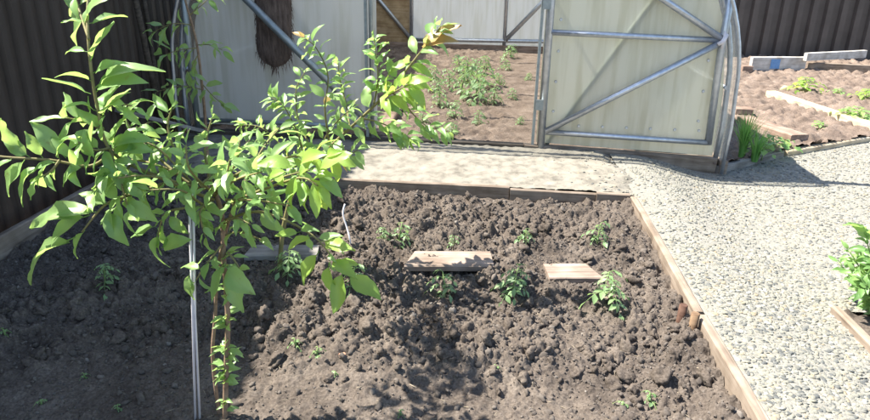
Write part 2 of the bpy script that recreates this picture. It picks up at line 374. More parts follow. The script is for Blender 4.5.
def ico(sub):
    import bmesh
    bm = bmesh.new(); bmesh.ops.create_icosphere(bm, subdivisions=sub, radius=1)
    V = np.array([v.co[:] for v in bm.verts]); F = np.array([[v.index for v in f.verts] for f in bm.faces]); bm.free()
    return V, F
ICO1, ICO2 = ico(1), ico(2)
def rand_rot(r, n):
    q = r.normal(size=(n, 4)); q /= np.linalg.norm(q, axis=1)[:, None]
    w, x, y, z = q.T
    return np.stack([np.stack([1-2*(y*y+z*z), 2*(x*y-z*w), 2*(x*z+y*w)], -1),
                     np.stack([2*(x*y+z*w), 1-2*(x*x+z*z), 2*(y*z-x*w)], -1),
                     np.stack([2*(x*z-y*w), 2*(y*z+x*w), 1-2*(x*x+y*y)], -1)], 1)
def scatter(name, base, P, size, shape, lump, seed, mat, tone=None, spin_only=False):
    r = np.random.RandomState(seed); V0, F0 = base; n = len(P); k = len(V0)
    sc = size[:, None]*(np.array(shape)[None, :]*(1+r.uniform(-.25, .25, (n, 3))))
    L = 1 + lump*r.uniform(-1, 1, (n, k))
    V = V0[None]*L[..., None]*sc[:, None, :]
    if spin_only:
        a = r.uniform(0, 6.283, n); t = r.normal(0, .25, n)
        ca, sa = np.cos(a), np.sin(a); ct, st = np.cos(t), np.sin(t)
        z0 = np.zeros(n); o1 = np.ones(n)
        Rz = np.stack([np.stack([ca, -sa, z0], -1), np.stack([sa, ca, z0], -1), np.stack([z0, z0, o1], -1)], 1)
        Rx = np.stack([np.stack([o1, z0, z0], -1), np.stack([z0, ct, -st], -1), np.stack([z0, st, ct], -1)], 1)
        R = Rx @ Rz
    else:
        R = rand_rot(r, n)
    V = np.einsum('nij,nkj->nki', R, V) + P[:, None, :]
    F = (F0[None] + (np.arange(n)*k)[:, None, None]).reshape(-1, 3)
    me = fast_mesh(name, V.reshape(-1, 3), F)
    if tone is not None:
        a = me.attributes.new('tone', 'FLOAT', 'POINT'); a.data.foreach_set('value', np.repeat(tone, k).astype(np.float32))
    return link_mesh(name, me, mat)

r = np.random.RandomState(4)
def soil_crumbs(name, n, s0, s1, pw, base, seed, label, flat):
    r = np.random.RandomState(seed)
    x = r.uniform(-2.1, BED_R-.02, n); y = 1.2+(BED_F-1.24)*r.uniform(0, 1, n)**1.15
    k = r.uniform(0, 1, n) < .30+.70*sstep(1.65, 2.05, y+.3*(vnoise(x*2, y*2, 9)-.5))+.4*sstep(.1, .5, x)
    k &= r.uniform(0, 1, n) < .35+1.1*vnoise(x*4, y*4, seed)
    x, y = x[k], y[k]; s_ = s0+(s1-s0)*r.uniform(0, 1, len(x))**pw
    P = np.stack([x, y, soil_z(x, y)+s_*(.0 if not flat else .12)], -1)
    o = scatter(name, base, P, s_, (1.05, .85, .7), .36 if not flat else .32, seed+1, MAT['crumbs'], np.clip(.5+.2*r.normal(size=len(x)), 0, 1))
    if flat: o.data.polygons.foreach_set('use_smooth', [False]*len(o.data.polygons))
    tag(o, label, 'soil clods', kind='stuff')
soil_crumbs('soil_clods', 3600, .007, .017, 2.2, ICO2, 8, 'loose crumbly brown clods strewn over the dug garden bed', False)
soil_crumbs('soil_crumbs', 40000, .0025, .0075, 2.2, ICO1, 14, 'fine dry soil crumbs between the clods of the garden bed', True)

def big_clods(n, seed):
    r = np.random.RandomState(seed); V0, F0 = ico(3)
    x = r.uniform(-2.0, BED_R-.04, n*4); y = r.uniform(1.5, BED_F-.06, n*4)
    w = .15+.85*np.exp(-((y-2.05)/.22)**2)*sstep(-1.0, -.5, x)+.7*np.exp(-((y-3.1)/.3)**2)+.4*sstep(.0, .4, x)
    w = w*(.25+.75*sstep(1.65, 1.95, y))
    k = r.uniform(0, 1, n*4) < w*np.clip(2.2*vnoise(x*3, y*3, seed)-.5, 0, 1); x, y = x[k][:n], y[k][:n]; m = len(x)
    s_ = .010+.020*r.uniform(0, 1, m)**2.2
    L = np.ones((m, len(V0)))
    for f, a in ((2.2, .16), (4.2, .11), (8.0, .07), (15., .035)):
        for _ in range(3):
            K = r.normal(size=(m, 3))*f; L += a*np.sin(V0 @ K.T+r.uniform(0, 6.28, m)).T
    V = V0[None]*L[..., None]*(s_[:, None]*np.array([1.1, .9, .72])*(1+r.uniform(-.2, .2, (m, 3))))[:, None, :]
    V = np.einsum('nij,nkj->nki', rand_rot(r, m), V)+np.stack([x, y, soil_z(x, y)-s_*.05], -1)[:, None, :]
    F = (F0[None]+(np.arange(m)*len(V0))[:, None, None]).reshape(-1, 3)
    tag(link_mesh('large_soil_clods', fast_mesh('large_soil_clods', V.reshape(-1, 3), F), MAT['soil']), 'larger rough clods thrown up on the ridges of the dug bed', 'soil clods', kind='stuff')
big_clods(720, 5)
r = np.random.RandomState(77); n_ = 420
x = r.uniform(-1.2, BED_R-.03, n_); y = r.uniform(1.3, BED_F-.05, n_)
STICK = (np.array([(-1, -.08, -.08), (1, -.08, -.08), (1, .08, -.08), (-1, .08, -.08), (-1, 0, .09), (1, 0, .09)], float), np.array([(0, 1, 5), (0, 5, 4), (1, 2, 5), (2, 3, 4), (2, 4, 5), (3, 0, 4), (0, 2, 1), (0, 3, 2)]))
tag(scatter('straw_bits', STICK, np.stack([x, y, soil_z(x, y)+.004], -1), r.uniform(.004, .014, n_), (1, .8, .8), .1, 78, MAT['straw'], None, True), 'tiny pale straw and root bits on the dug soil', 'straw', kind='stuff')
# gravel path
def right_bed(x, y): return (x > 1.385) & (y < 2.40)
E0, E1, E2 = at_z(714, 168, -.1), at_z(782, 151, -.1), at_z(905, 131, -.1)
def behind_edge(x, y, tol=0.0):        # the vegetable plot behind the low kerb right of the greenhouse
    a = (x-E0.x)*(E1.y-E0.y)-(y-E0.y)*(E1.x-E0.x) < tol
    b = (x-E1.x)*(E2.y-E1.y)-(y-E1.y)*(E2.x-E1.x) < tol*1.6
    return (x > E0.x-tol) & np.where(x < E1.x, a, b)
tag(grid('gravel_path', BED_R+.04, 4.6, .2, 6.2, .05, lambda X, Y: path_z(X, Y)-.0042, MAT['gravel_bed'],
         keep=lambda X, Y: ~right_bed(X, Y)), kind='structure')
def slab_z(X, Y): return .002-.010*np.exp(-((X-.05-.05*np.sin(Y*9))/.012)**2)*0+.004*clods(X, Y, .05, 61)/.03*(vnoise(X*3, Y*3, 62) > .55)+.010*(fbm(X*4, Y*4, 2, 4)-.5)+.014*(fbm(X*30, Y*30, 8, 3)-.5) - .12*sstep(.72, 1.15, X+.3*(fbm(X*3,Y*3,77,3)-.5))
def pebble_field(name, n, x0, x1, y0, y1, base, seed, smin, smax):
    r = np.random.RandomState(seed)
    x = r.uniform(x0, x1, n); y = r.uniform(y0, y1, n)
    k = ~right_bed(x, y) & ~behind_edge(x, y)
    k &= ~((x < 1.6) & (y > GH_Y-.03)) & ~((x < BED_R+.055) & (y < BED_F+.02))
    # thins out over the sandy slab
    k &= (x > .92 + .35*(vnoise(x*5, y*5, 3)-.5)) | (y < BED_F+.03) | (r.uniform(0, 1, n) < .02+.30*sstep(.45, 1.0, x))
    x, y = x[k], y[k]
    s = smin+(smax-smin)*r.uniform(0, 1, len(x))**2.6
    gz = np.where((y > BED_F+.03) & (x < 1.24), np.maximum(path_z(x, y)-.006, slab_z(x, y)-.001), path_z(x, y)-.006)
    P = np.stack([x, y, gz+s*.25*r.uniform(0, 1, len(x))], -1)
    tone = np.clip(.36+.32*fbm(x*1.8, y*1.8, 33, 3)+.34*r.normal(size=len(x)), 0, 1); tone = np.where(r.uniform(0, 1, len(x)) < .13, r.uniform(0, .15, len(x)), tone)
    return tag(scatter(name, base, P, s, (1.2, .85, .45), .20, seed+1, MAT['pebble'], tone, True),
               None, None, kind='stuff')
tag(pebble_field('path_pebbles', 25000, BED_R, 1.75, 1.2, 2.9, ICO2, 41, .0028, .0105), 'small rounded grey and cream pebbles of the path beside the bed', 'gravel')
tag(pebble_field('far_path_pebbles', 70000, .2, 4.2, 2.9, 6.0, ICO1, 43, .0038, .0118), 'pale pebbles of the path in front of the vegetable plot', 'gravel')

tag(pebble_field('side_path_pebbles', 16000, 1.75, 4.2, 2.4, 2.9, ICO1, 47, .0042, .0135), 'pale pebbles of the path behind the leafy side bed', 'gravel')

# sandy concrete path in front of the greenhouse
tag(grid('concrete_path', -2.30, 1.25, BED_F+.035, GH_Y-.02, .010, slab_z, MAT['concrete']), kind='structure')

# vegetable plot behind right
def plot_z(X, Y):
    return -.088+.03*(fbm(X*1.5, Y*1.5, 6, 3)-.4)+.9*(clods(X, Y, .11, 71)*.6+clods(X, Y, .06, 75)*.7)*(.5+.7*vnoise(X*2, Y*2, 5)) + .006*fbm(X*20, Y*20, 5, 2)
tag(grid('vegetable_plot_soil', E0.x-.03, 7.5, 4.3, 10.6, .02, plot_z, MAT['soil_dry'], keep=lambda X, Y: behind_edge(X, Y, .030)), kind='structure')
# bed at the right edge of the picture
tag(grid('side_bed_soil', 1.400, 2.4, .8, 2.38, .012, lambda X, Y: soil_z(X, Y)*.6-.035, MAT['soil']), kind='structure')
# greenhouse floor
def gh_z(X, Y):
    return -.01+.03*sstep(5, 8.5, Y)+.04*(fbm(X*1.6, Y*1.6, 16, 3)-.45)+.9*(clods(X, Y, .08, 81)*.5+clods(X, Y, .045, 85)*.6)*(1-.75*sstep(.05, .3, X+.15*(vnoise(X*3, Y*3, 4)-.5)))+.006*fbm(X*20, Y*20, 5, 2)
tag(grid('greenhouse_soil', -2.0, 1.42, GH_Y+.06, GH_YB-.03, .016, gh_z, MAT['soil_dry']), kind='structure')

# ------------------------------------------------------------------ boards
def board(name, a, b, width, thick, mat, label=None, cat='board', group=None, parent=None, roll=0, warp=.004, seed=0, skew=(0, 0)):
    """plank from a to b (points on its top centre line)"""
    a, b = Vector(a), Vector(b); L = (b-a).length; d = (b-a).normalized()
    up = Vector((0, 0, 1)); side = up.cross(d).normalized(); up = d.cross(side)
    if roll:
        q = Matrix.Rotation(roll, 3, d); side = q @ side; up = q @ up
    rr = random.Random(seed); nseg = max(3, int(L/.08)); mb = MB(); rings = []
    c = min(.006, thick*.2)
    for i in range(nseg+1):
        t = i/nseg; x = t*L; dy = warp*math.sin(t*5+seed)+rr.uniform(-1, 1)*warp*.3; dz = warp*math.sin(t*3.3+seed*2)*.6+rr.uniform(-1, 1)*warp*.25
        e = (skew[0] if i == 0 else skew[1] if i == nseg else 0)
        prof = [(-width/2, -thick), (-width/2, -c), (-width/2+c, 0), (width/2-c, 0), (width/2, -c), (width/2, -thick)]
        rings.append([(x+e*(p[0]/width+.5), p[0]+dy+rr.uniform(-1, 1)*warp*.2, p[1]+dz) for p in prof])
    vs = [v for r_ in rings for v in r_]; fs = []
    for i in range(nseg):
        for k in range(6):
            fs.append((i*6+k, (i+1)*6+k, (i+1)*6+(k+1) % 6, i*6+(k+1) % 6))
    fs.append(tuple(range(6))); fs.append(tuple(nseg*6+k for k in reversed(range(6))))
    mb.add(vs, fs)
    o = mb.build(name, mat)
    m4 = Matrix((d, side, up)).transposed().to_4x4(); m4.translation = a
    if parent is not None:
        o.parent = parent; m4.translation = a-root_loc(parent)
    o.matrix_basis = m4
    if label: tag(o, label, cat, group)
    return o
board('edging_board', (BED_R+.022, 1.02, .005), (BED_R+.022, 2.19, .0), .034, .20, MAT['wood'], 'long pale timber board edging the bed beside the two short pegs', 'board', 'boards edging the bed', seed=1)
board('edging_board', (BED_R+.020, 2.20, .004), (BED_R+.020, 3.46, .004), .034, .20, MAT['wood'], 'weathered timber board edging bed and pebbles up to the far bed corner', 'board', 'boards edging the bed', seed=2)
board('edging_board', (-2.10, BED_F+.014, .012), (.14, BED_F+.017, .010), .026, .20, MAT['wood'], 'long pale board between the bed and the sandy concrete path', 'board', 'boards edging the bed', seed=3)
board('edging_board', (.145, BED_F+.010, .002), (.622, BED_F+.010, -.002), .024, .20, MAT['wood'], 'short pale board butted between long board and bed corner block', 'board', 'boards edging the bed', seed=4, warp=.002)
board('corner_block', (.625, BED_F+.006, .006), (.806, BED_F+.004, .004), .032, .20, MAT['wood'], 'small timber block closing the far corner of the bed', 'block', seed=5, warp=.002)
board('fence_foot_board', (-2.165, .6, .005), (-2.165, 3.48, .0), .035, .24, MAT['wood'], 'brown shaded board along the foot of the dark fence', 'board', 'boards edging the bed', seed=6)
board('edging_board', (1.39, 1.0, -.03), (1.39, 2.38, -.032), .032, .22, MAT['wood'], 'board edging the leafy side bed across the pebble path', 'board', 'boards edging the bed', seed=7)
for (px, py, hgt, nm) in ((680, 331, .12, 'darker reddish peg standing against the edging board'), (688, 337, .08, 'paler wooden peg driven in beside the reddish peg')):
    q = at_z(px, py, -.08); q.x = BED_R-.052 if 'darker' in nm else BED_R-.018
    mb = MB()
    mb.tube([(q.x, q.y, -.22), (q.x, q.y, -.06), (q.x+.004, q.y+.002, .0+hgt*.25)], [.014, .015, .0155], 6)
    tag(mb.build('wooden_peg', MAT['peg_dark'] if 'darker' in nm else MAT['peg'], loc=(q.x, q.y, -.15)), nm, 'peg', 'pegs by the edging board')
def soil_top(x, y, rad=.05):
    a = np.linspace(-rad, rad, 9); X, Y = np.meshgrid(x+a, y+a); return float(soil_z(X, Y).max())
def lying(px0, py0, px1, py1, w, mat, label, seed, skew=(0, 0), dz=-.022):
    z = -.03
    a, b = at_z(px0, py0, z), at_z(px1, py1, z)
    zz = [soil_top(a.x+(b.x-a.x)*t, a.y+(b.y-a.y)*t) for t in (.1, .5, .9)]
    a.z = max(zz)+.003; b.z = max(zz)+.001
    return board('garden_board', a, b, w, .026, mat, label, 'board', 'boards lying on the soil', seed=seed, skew=skew, warp=.002)
lying(404, 258, 492, 258, .155, MAT['wood_pale'], 'longer sunlit pale board with a slanted end lying on the soil', 11, (.05, 0))
lying(547, 262, 600, 262, .145, MAT['wood_pale'], 'shorter sunlit pale board lying beside a bushy seedling', 12, (-.0, -.045))
lying(246, 247, 318, 246, .12, MAT['wood_grey'], 'grey shaded board on dark soil behind the leafy sapling', 13, (.02, 0))

# ------------------------------------------------------------------ fences
def fence(name, a, b, h, pitch, depth, mat, label, z0=-.05, flip=1):
    a, b = Vector(a), Vector(b); d = (b-a).normalized(); nrm = Vector((-d.y, d.x, 0))*flip; L = (b-a).length
    root = empty(name, (a.x, a.y, z0)); tag(root, label, 'fence')
    sheet_w = pitch*round(1.15/pitch); s0 = 0; i = 0
    while s0 < L-.05:
        s1 = min(s0+sheet_w, L); mb = MB(); prof = []; s = s0
        while s < s1-1e-6:
            for fx, dd in ((0, 0), (.42, 0), (.52, 1), (.90, 1)):
                prof.append((s+fx*pitch, dd*depth))
            s += pitch
        prof.append((s1, 0))
        vs = []
        rr = random.Random(i*3+1); o = rr.uniform(0, .004)
        for (s, dd) in prof:
            p = a+d*s+nrm*(dd+o)
            vs += [(p.x, p.y, z0), (p.x, p.y, z0+h), (p.x-nrm.x*.003, p.y-nrm.y*.003, z0), (p.x-nrm.x*.003, p.y-nrm.y*.003, z0+h)]
        fs = []
        for k in range(len(prof)-1):
            fs += [(4*k, 4*k+4, 4*k+5, 4*k+1), (4*k+2, 4*k+3, 4*k+7, 4*k+6), (4*k+1, 4*k+5, 4*k+7, 4*k+3)]
        mb.add(vs, fs); mb.build('profile_sheet', mat, root)
        s0 = s1; i += 1
    for zr in (.35, h-.35):
        mb = MB(); c = (a+b)/2-nrm*.03
        ang = math.atan2(d.y, d.x)
        mb.box((c.x, c.y, z0+zr), (L, .03, .04), Matrix.Rotation(ang, 3, 'Z')); mb.build('rail', MAT['metal_dull'], root)
    for k in range(int(L/2.4)+1):
        p = a+d*min(k*2.4+.1, L-.1)-nrm*.075
        mb = MB(); mb.box((p.x, p.y, z0+h/2-.2), (.06, .06, h+.36)); mb.build('post', MAT['metal_dull'], root)
    return root
fence('corrugated_fence', (-2.34, -.2, 0), (-2.34, 9.9, 0), 2.45, .105, .022, MAT['fence'], 'tall dark brown corrugated metal fence shading the bed', z0=-.12, flip=-1)
fence('corrugated_fence', (2.6, 10.25, 0), (9.0, 10.55, 0), 2.2, .21, .055, MAT['fence_grey'], 'grey brown corrugated fence with pale ribs behind the vegetable plot', z0=-.1, flip=-1)

# ------------------------------------------------------------------ greenhouse
gh = empty('greenhouse', (GH_XC, GH_Y, 0)); tag(gh, 'arched polycarbonate greenhouse on a galvanised tube frame with open doorway', 'greenhouse')
TR = .021
def gtube(name, pts, rad=TR, mat='metal', n=10):
    mb = MB(); mb.tube(pts, rad, n); return mb.build(name, MAT[mat], gh)
def arch_x(z, R):     # half width of the arch at height z
    if z <= .42: return R
    return R*math.sqrt(max(0, 1-((z-.42)/1.62)**2))
def arch_pts(R, Y, n=36, z0=-.05):
    pts = [(GH_XC+R, Y, z0), (GH_XC+R+.01, Y, .2)]
    top = 1.62*R/1.86
    for k in range(n+1):
        a = math.pi*k/n; pts.append((GH_XC+R*math.cos(a), Y, .42+top*math.sin(a)))
    pts += [(GH_XC-R-.01, Y, .2), (GH_XC-R, Y, z0)]
    return pts
RA = 1.845
for k in range(6):
    gtube('arch', arch_pts(RA, GH_Y+.015+k*(GH_YB-GH_Y-.03)/5), .017, 'metal')
for (a, z) in ((-1, .45), (1, .45), (-1, 1.2), (1, 1.2)):
    xx = GH_XC + a*(RA-.012 if z < 1 else RA*math.sqrt(1-((z-.42)/(1.62*RA/1.86))**2)-.02)
    gtube('purlin', [(xx, GH_Y, z), (xx, GH_YB, z)], .013, 'metal')
gtube('ridge_purlin', [(GH_XC, GH_Y, .42+1.62*RA/1.86-.025), (GH_XC, GH_YB, .42+1.62*RA/1.86-.025)], .013, 'metal')
# roof cover: curved sheet a few cm in front of the end wall
def cover(y0, y1, name):
    p0 = arch_pts(RA+.028, 0, 60, -.11); p1 = arch_pts(RA+.034, 0, 60, -.11)
    mb = MB(); vs = []
    for a, b in zip(p0, p1): vs += [(a[0], y0, a[2]), (a[0], y1, a[2]), (b[0], y0, b[2]), (b[0], y1, b[2])]
    fs = []
    for k in range(len(p0)-1):
        i = 4*k; fs += [(i+2, i+6, i+7, i+3), (i, i+4, i+6, i+2), (i+1, i+3, i+7, i+5)]
    mb.add(vs, fs, True); o = mb.build(name, MAT['sheet_roof'], gh)
    return o
cover(GH_Y-.06, 6.48, 'roof_sheet'); cover(6.49, GH_YB+.05, 'roof_sheet')
# bright edge strip along the front arch
ep = [(x_, GH_Y-.068, z_) for x_, y_, z_ in arch_pts(RA+.028, 0, 48, -.115)]
gtube('edge_strip', ep, .012, 'metal')
# end wall posts and bars
PL, PR, XR, XL = -.80, .36, 1.475, -2.06
yf = GH_Y-.005
gtube('door_post', [(PR+.012, yf, -.02), (PR-.0, yf, 1.95)], .026)
gtube('door_post', [(PL, yf, -.02), (PL, yf, 1.95)], .014, 'metal_dull')
mb = MB(); mb.box((PR-.045, yf+.01, .96), (.018, .03, 1.9)); mb.build('door_jamb', MAT['metal_dull'], gh)
mb = MB(); mb.box((PL-.035, yf+.01, .96), (.018, .03, 1.9)); mb.build('door_jamb', MAT['metal_dull'], gh)
gtube('end_post', [(XR+.01, yf, .07), (XR-.012, yf, .74), (XR+.005, yf, 1.45)], .024)
gtube('end_post', [(XL, yf, -.02), (XL-.005, yf, 1.35)], .022, 'metal_dull')
gtube('cross_bar', [(PR+.02, yf-.004, .772), (XR-.02, yf-.004, .752)], .019)
gtube('bottom_bar', [(PR+.03, yf-.004, .112), (XR-.0, yf-.004, .083)], .019)
gtube('diagonal_brace', [(PR+.035, yf-.012, .118), (XR-.03, yf-.014, .735)], .021)
gtube('diagonal_brace', [(XR-.025, yf-.012, .765), (.70, yf-.012, 1.20)], .021)
gtube('cross_bar', [(PR, yf, 1.42), (XR, yf, 1.42)], .019)
gtube('cross_bar', [(PL, yf, 1.95), (PR, yf, 1.95)], .019)
gtube('diagonal_brace', [(-1.90, yf-.01, 1.195), (-.84, yf-.01, .15)], .026, 'metal_dull')
gtube('bottom_bar', [(XL, yf, .10), (PL, yf, .10)], .016, 'metal_dull')
gtube('cross_bar', [(XL, yf, 1.42), (PL, yf, 1.42)], .019, 'metal_dull')
# inner brace that shows through the milky right panel
gtube('inner_brace', [(.40, yf+.055, 0.0), (1.16, yf+.055, 1.22)], .022, 'metal_dull')
# clamp where the braces meet
mb = MB()
c = Vector((XR-.018, yf-.024, .748))
mb.tube([c+Vector((-.028, -.006, -.02)), c+Vector((.0, -.012, .0)), c+Vector((.022, -.006, .045))], [.012, .016, .010], 8)
mb.tube([c+Vector((.0, -.006, -.045)), c+Vector((.006, -.006, .06))], .008, 8)
mb.build('clamp', MAT['wire'], gh)
scr = MB(); scr.tube([(0, .004, 0), (0, -.004, 0)], [.011, .009], 8); scr_me = scr.mesh('screw'); scr_me.materials.append(MAT['metal'])
for (x_, z_, y_) in [(PR+.10+i*.16, .155, GH_Y+.018) for i in range(7)]+[(PR+.08, .25+i*.2, GH_Y+.018) for i in range(4)]+[(XR-.07, .22+i*.2, GH_Y+.018) for i in range(3)]:
    o = bpy.data.objects.new('screw', scr_me); COL.objects.link(o); o.parent = gh; o.location = Vector((x_, y_, z_))-gh.location
for z_ in (.3, .95):
    mb = MB(); mb.box((PR-.02, yf-.024, z_), (.05, .012, .07)); mb.build('hinge', MAT['metal_dull'], gh)
# end wall sheets (shape follows the arch)
def end_sheet(x0, x1, y, zb0, zb1, mat, name, ztop=9, z_t=.008):
    mb = MB(); n = 26; vs = []
    top = 1.62*RA/1.86
    for k in range(n+1):
        t = k/n; x_ = x0+(x1-x0)*t; u = min(1, abs(x_-GH_XC)/(RA-.02)); zt = min(ztop, .42+top*math.sqrt(max(0, 1-u*u))-.02); zb = zb0+(zb1-zb0)*t
        vs += [(x_, y, zb), (x_, y, zt), (x_, y+z_t, zb), (x_, y+z_t, zt)]
    fs = []
    for k in range(n):
        i = 4*k; fs += [(i, i+4, i+5, i+1), (i+2, i+3, i+7, i+6), (i, i+2, i+6, i+4), (i+1, i+5, i+7, i+3)]
    fs += [(0, 1, 3, 2), (4*n, 4*n+2, 4*n+3, 4*n+1)]
    mb.add(vs, fs); return mb.build(name, MAT[mat], gh)
end_sheet(PR-.02, 1.535, GH_Y+.022, .03, -.015, 'sheet_end', 'end_panel')
end_sheet(-2.12, PL+.01, GH_Y+.150, .035, .035, 'sheet_grey', 'end_panel')
end_sheet(PL+.01, PR-.02, GH_Y+.022, 1.96, 1.96, 'sheet_grey', 'transom_panel')
end_sheet(-2.12, 1.535, GH_YB-.03, .06, .06, 'sheet_grey', 'back_panel')
# base timbers
def base(a, b, w, h, mat, nm='base_timber', seed=0): return board(nm, a, b, w, h, MAT[mat], parent=gh, seed=seed, warp=.003)
base((PR-.10, GH_Y+.01, .022), (1.56, GH_Y+.01, -.025), .07, .18, 'wood', seed=21)
base((-2.12, GH_Y+.01, .03), (PR-.105, GH_Y+.01, .02), .06, .16, 'wood_dark', seed=22)
base((-2.12, GH_YB-.07, .10), (1.52, GH_YB-.07, .10), .05, .2, 'wood_red', seed=23)
base((1.60, GH_Y-.04, -.03), (1.60, GH_YB, -.02), .05, .16, 'wood', seed=24)
base((-2.13, GH_Y+.05, .03), (-2.13, GH_YB-.12, .03), .05, .16, 'wood_dark', seed=25)
# back wall tubes
yb = GH_YB-.06
gtube('back_bar', [(-1.15, yb, .14), (1.45, yb, .18)], .026)
for x_ in (-1.12, .175): gtube('back_post', [(x_, yb, .0), (x_, yb, 1.9)], .026)
gtube('back_brace', [(-1.14, yb-.01, .17), (-2.0, yb-.01, 1.15)], .026)
gtube('back_brace', [(.19, yb-.01, .17), (1.2, yb-.01, 1.28)], .03)
mb = MB(); mb.box((-1.45, yb+.012, .62), (.60, .012, 1.1)); mb.build('plywood_panel', MAT['ply'], gh)

# things inside the greenhouse
board('walk_plank', at_z(372, 131, .05), at_z(406, 84, .05), .20, .04, MAT['wood_red'], 'reddish plank lying on the soil inside the greenhouse by the door post', 'plank', seed=31)
def sack(c, w, h):
    mb = MB(); pts = []; rad = []
    for k in range(29):
        t = k/28; pts.append((c[0]+.01*math.sin(t*4), c[1], c[2]+h-t*h)); rad.append(w/2*(.18+.82*min(1, (t*2.4)**.7))*(1 if t < .84 else math.sqrt(max(.02, 1-((t-.84)/.16)**2))))
    mb.tube(pts, rad, 26)
    for v in mb.v:
        a_ = math.atan2(v.y-c[1], v.x-c[0]); v.x += .004*math.sin(a_*9+v.z*8); v.y += .004*math.sin(a_*11+v.z*15)
    for v in mb.v: v.y = c[1]+(v.y-c[1])*.36
    return mb
sk = sack((-1.49, GH_Y+.085, .475), .245, .80)
rt = empty('hanging_sack', (-1.49, GH_Y+.085, .475)); tag(rt, 'dark brown fibrous sack hanging behind the diagonal brace of the greenhouse', 'sack')
sk.build('bag', MAT['sack'], rt)
fz = MB(); r_ = random.Random(5); vv = [v.copy() for v in sk.v]
for i in range(1500):
    p = r_.choice(vv)+Vector((r_.uniform(-.01, .01), 0, r_.uniform(-.03, .03))); n_ = Vector((p.x+1.49, (p.y-GH_Y-.085)*4, -.05)).normalized()
    L = r_.uniform(.025, .06); q = p+n_*r_.uniform(.004, .014)+Vector((r_.uniform(-.008, .008), 0, -L)); w_ = Vector((r_.uniform(.001, .0022), .0006, 0))
    fz.add([p-w_, p+w_, q], [(0, 1, 2)])
tag(fz.build('fibres', MAT['sack'], rt), kind='stuff')
mb = MB(); mb.tube([(-1.49, GH_Y+.14, 1.26), (-1.49, GH_Y+.12, 1.85)], .006, 6); mb.build('hanging_cord', MAT['wood_dark'], rt)

# planks round the vegetable plot
def plank_at(px0, py0, px1, py1, z, w, th, mat, label, seed, **k):
    return board('plank', at_z(px0, py0, z), at_z(px1, py1, z), w, th, MAT[mat], label, 'plank', 'planks round the vegetable plot', seed=seed, **k)
wp = plank_at(752, 57, 806, 57, .10, .06, .22, 'wood_white', 'pale grey plank with a blue paint patch at the foot of the far fence', 41)
mb = MB(); q = at_z(768, 57, .1); mb.box((0, 0, 0), (.13, .004, .12)); bo = mb.build('paint_patch', MAT['blue'])
bo.parent = wp; bo.matrix_basis = Matrix.Translation((.32, -.036, -.085))
plank_at(806, 53, 866, 50, .16, .05, .10, 'wood_white', 'thin grey plank resting on the brown plank by the far fence', 42)
plank_at(808, 62, 885, 66, .03, .06, .18, 'wood', 'brown plank set on edge below the thin grey plank', 43)
plank_at(742, 66, 752, 66, .02, .06, .14, 'wood_red', 'short reddish plank end beside the greenhouse corner', 44)
plank_at(771, 91, 885, 127, -.02, .11, .07, 'wood_bleached', 'long bleached timber lying across the vegetable plot', 45)
plank_at(745, 116, 800, 135, -.02, .16, .05, 'wood_red', 'reddish board lying flat by the leafy weeds', 46)
plank_at(735, 107, 752, 108, -.01, .13, .05, 'wood_red', 'stub of reddish board against the greenhouse wall', 47)
plank_at(716, 166, 782, 150, -.075, .045, .12, 'wood_grey', 'low grey kerb board between the pebbles and the onion clump', 48)
board('plank', at_z(784, 150, -.085), at_z(905, 130, -.085), .06, .10, MAT['wood_bleached'], 'pale kerb board along the sunny front of the vegetable plot', 'plank', 'planks round the vegetable plot', seed=49)

# poles and a board leaning by the far left fence
for (p0, p1, rad, lab) in ((at_z(152, 112, 0), (-2.30, 4.30, 1.5), .018, 'thin dark pole leaning on the fence by the greenhouse corner'),
                     (at_z(176, 118, 0), (-2.28, 4.05, 1.7), .022, 'thicker dark pole leaning on the fence by the greenhouse corner')):
    p0 = Vector((max(p0.x, -2.26), min(p0.y, 4.3), 0))
    mb = MB(); mb.tube([p0+Vector((0, 0, -.02)), (p0+Vector(p1))/2+Vector((0, .02, 0)), p1], [rad, rad*.9, rad*.8], 8)
    tag(mb.build('leaning_pole', MAT['wood_dark'], loc=p0), lab, 'pole')
board('leaning_board', (-2.26, 3.80, .30), (-1.98, 4.36, .045), .09, .025, MAT['wood_grey'], 'grey board slanting down beside the fence near the greenhouse', 'board', seed=51)

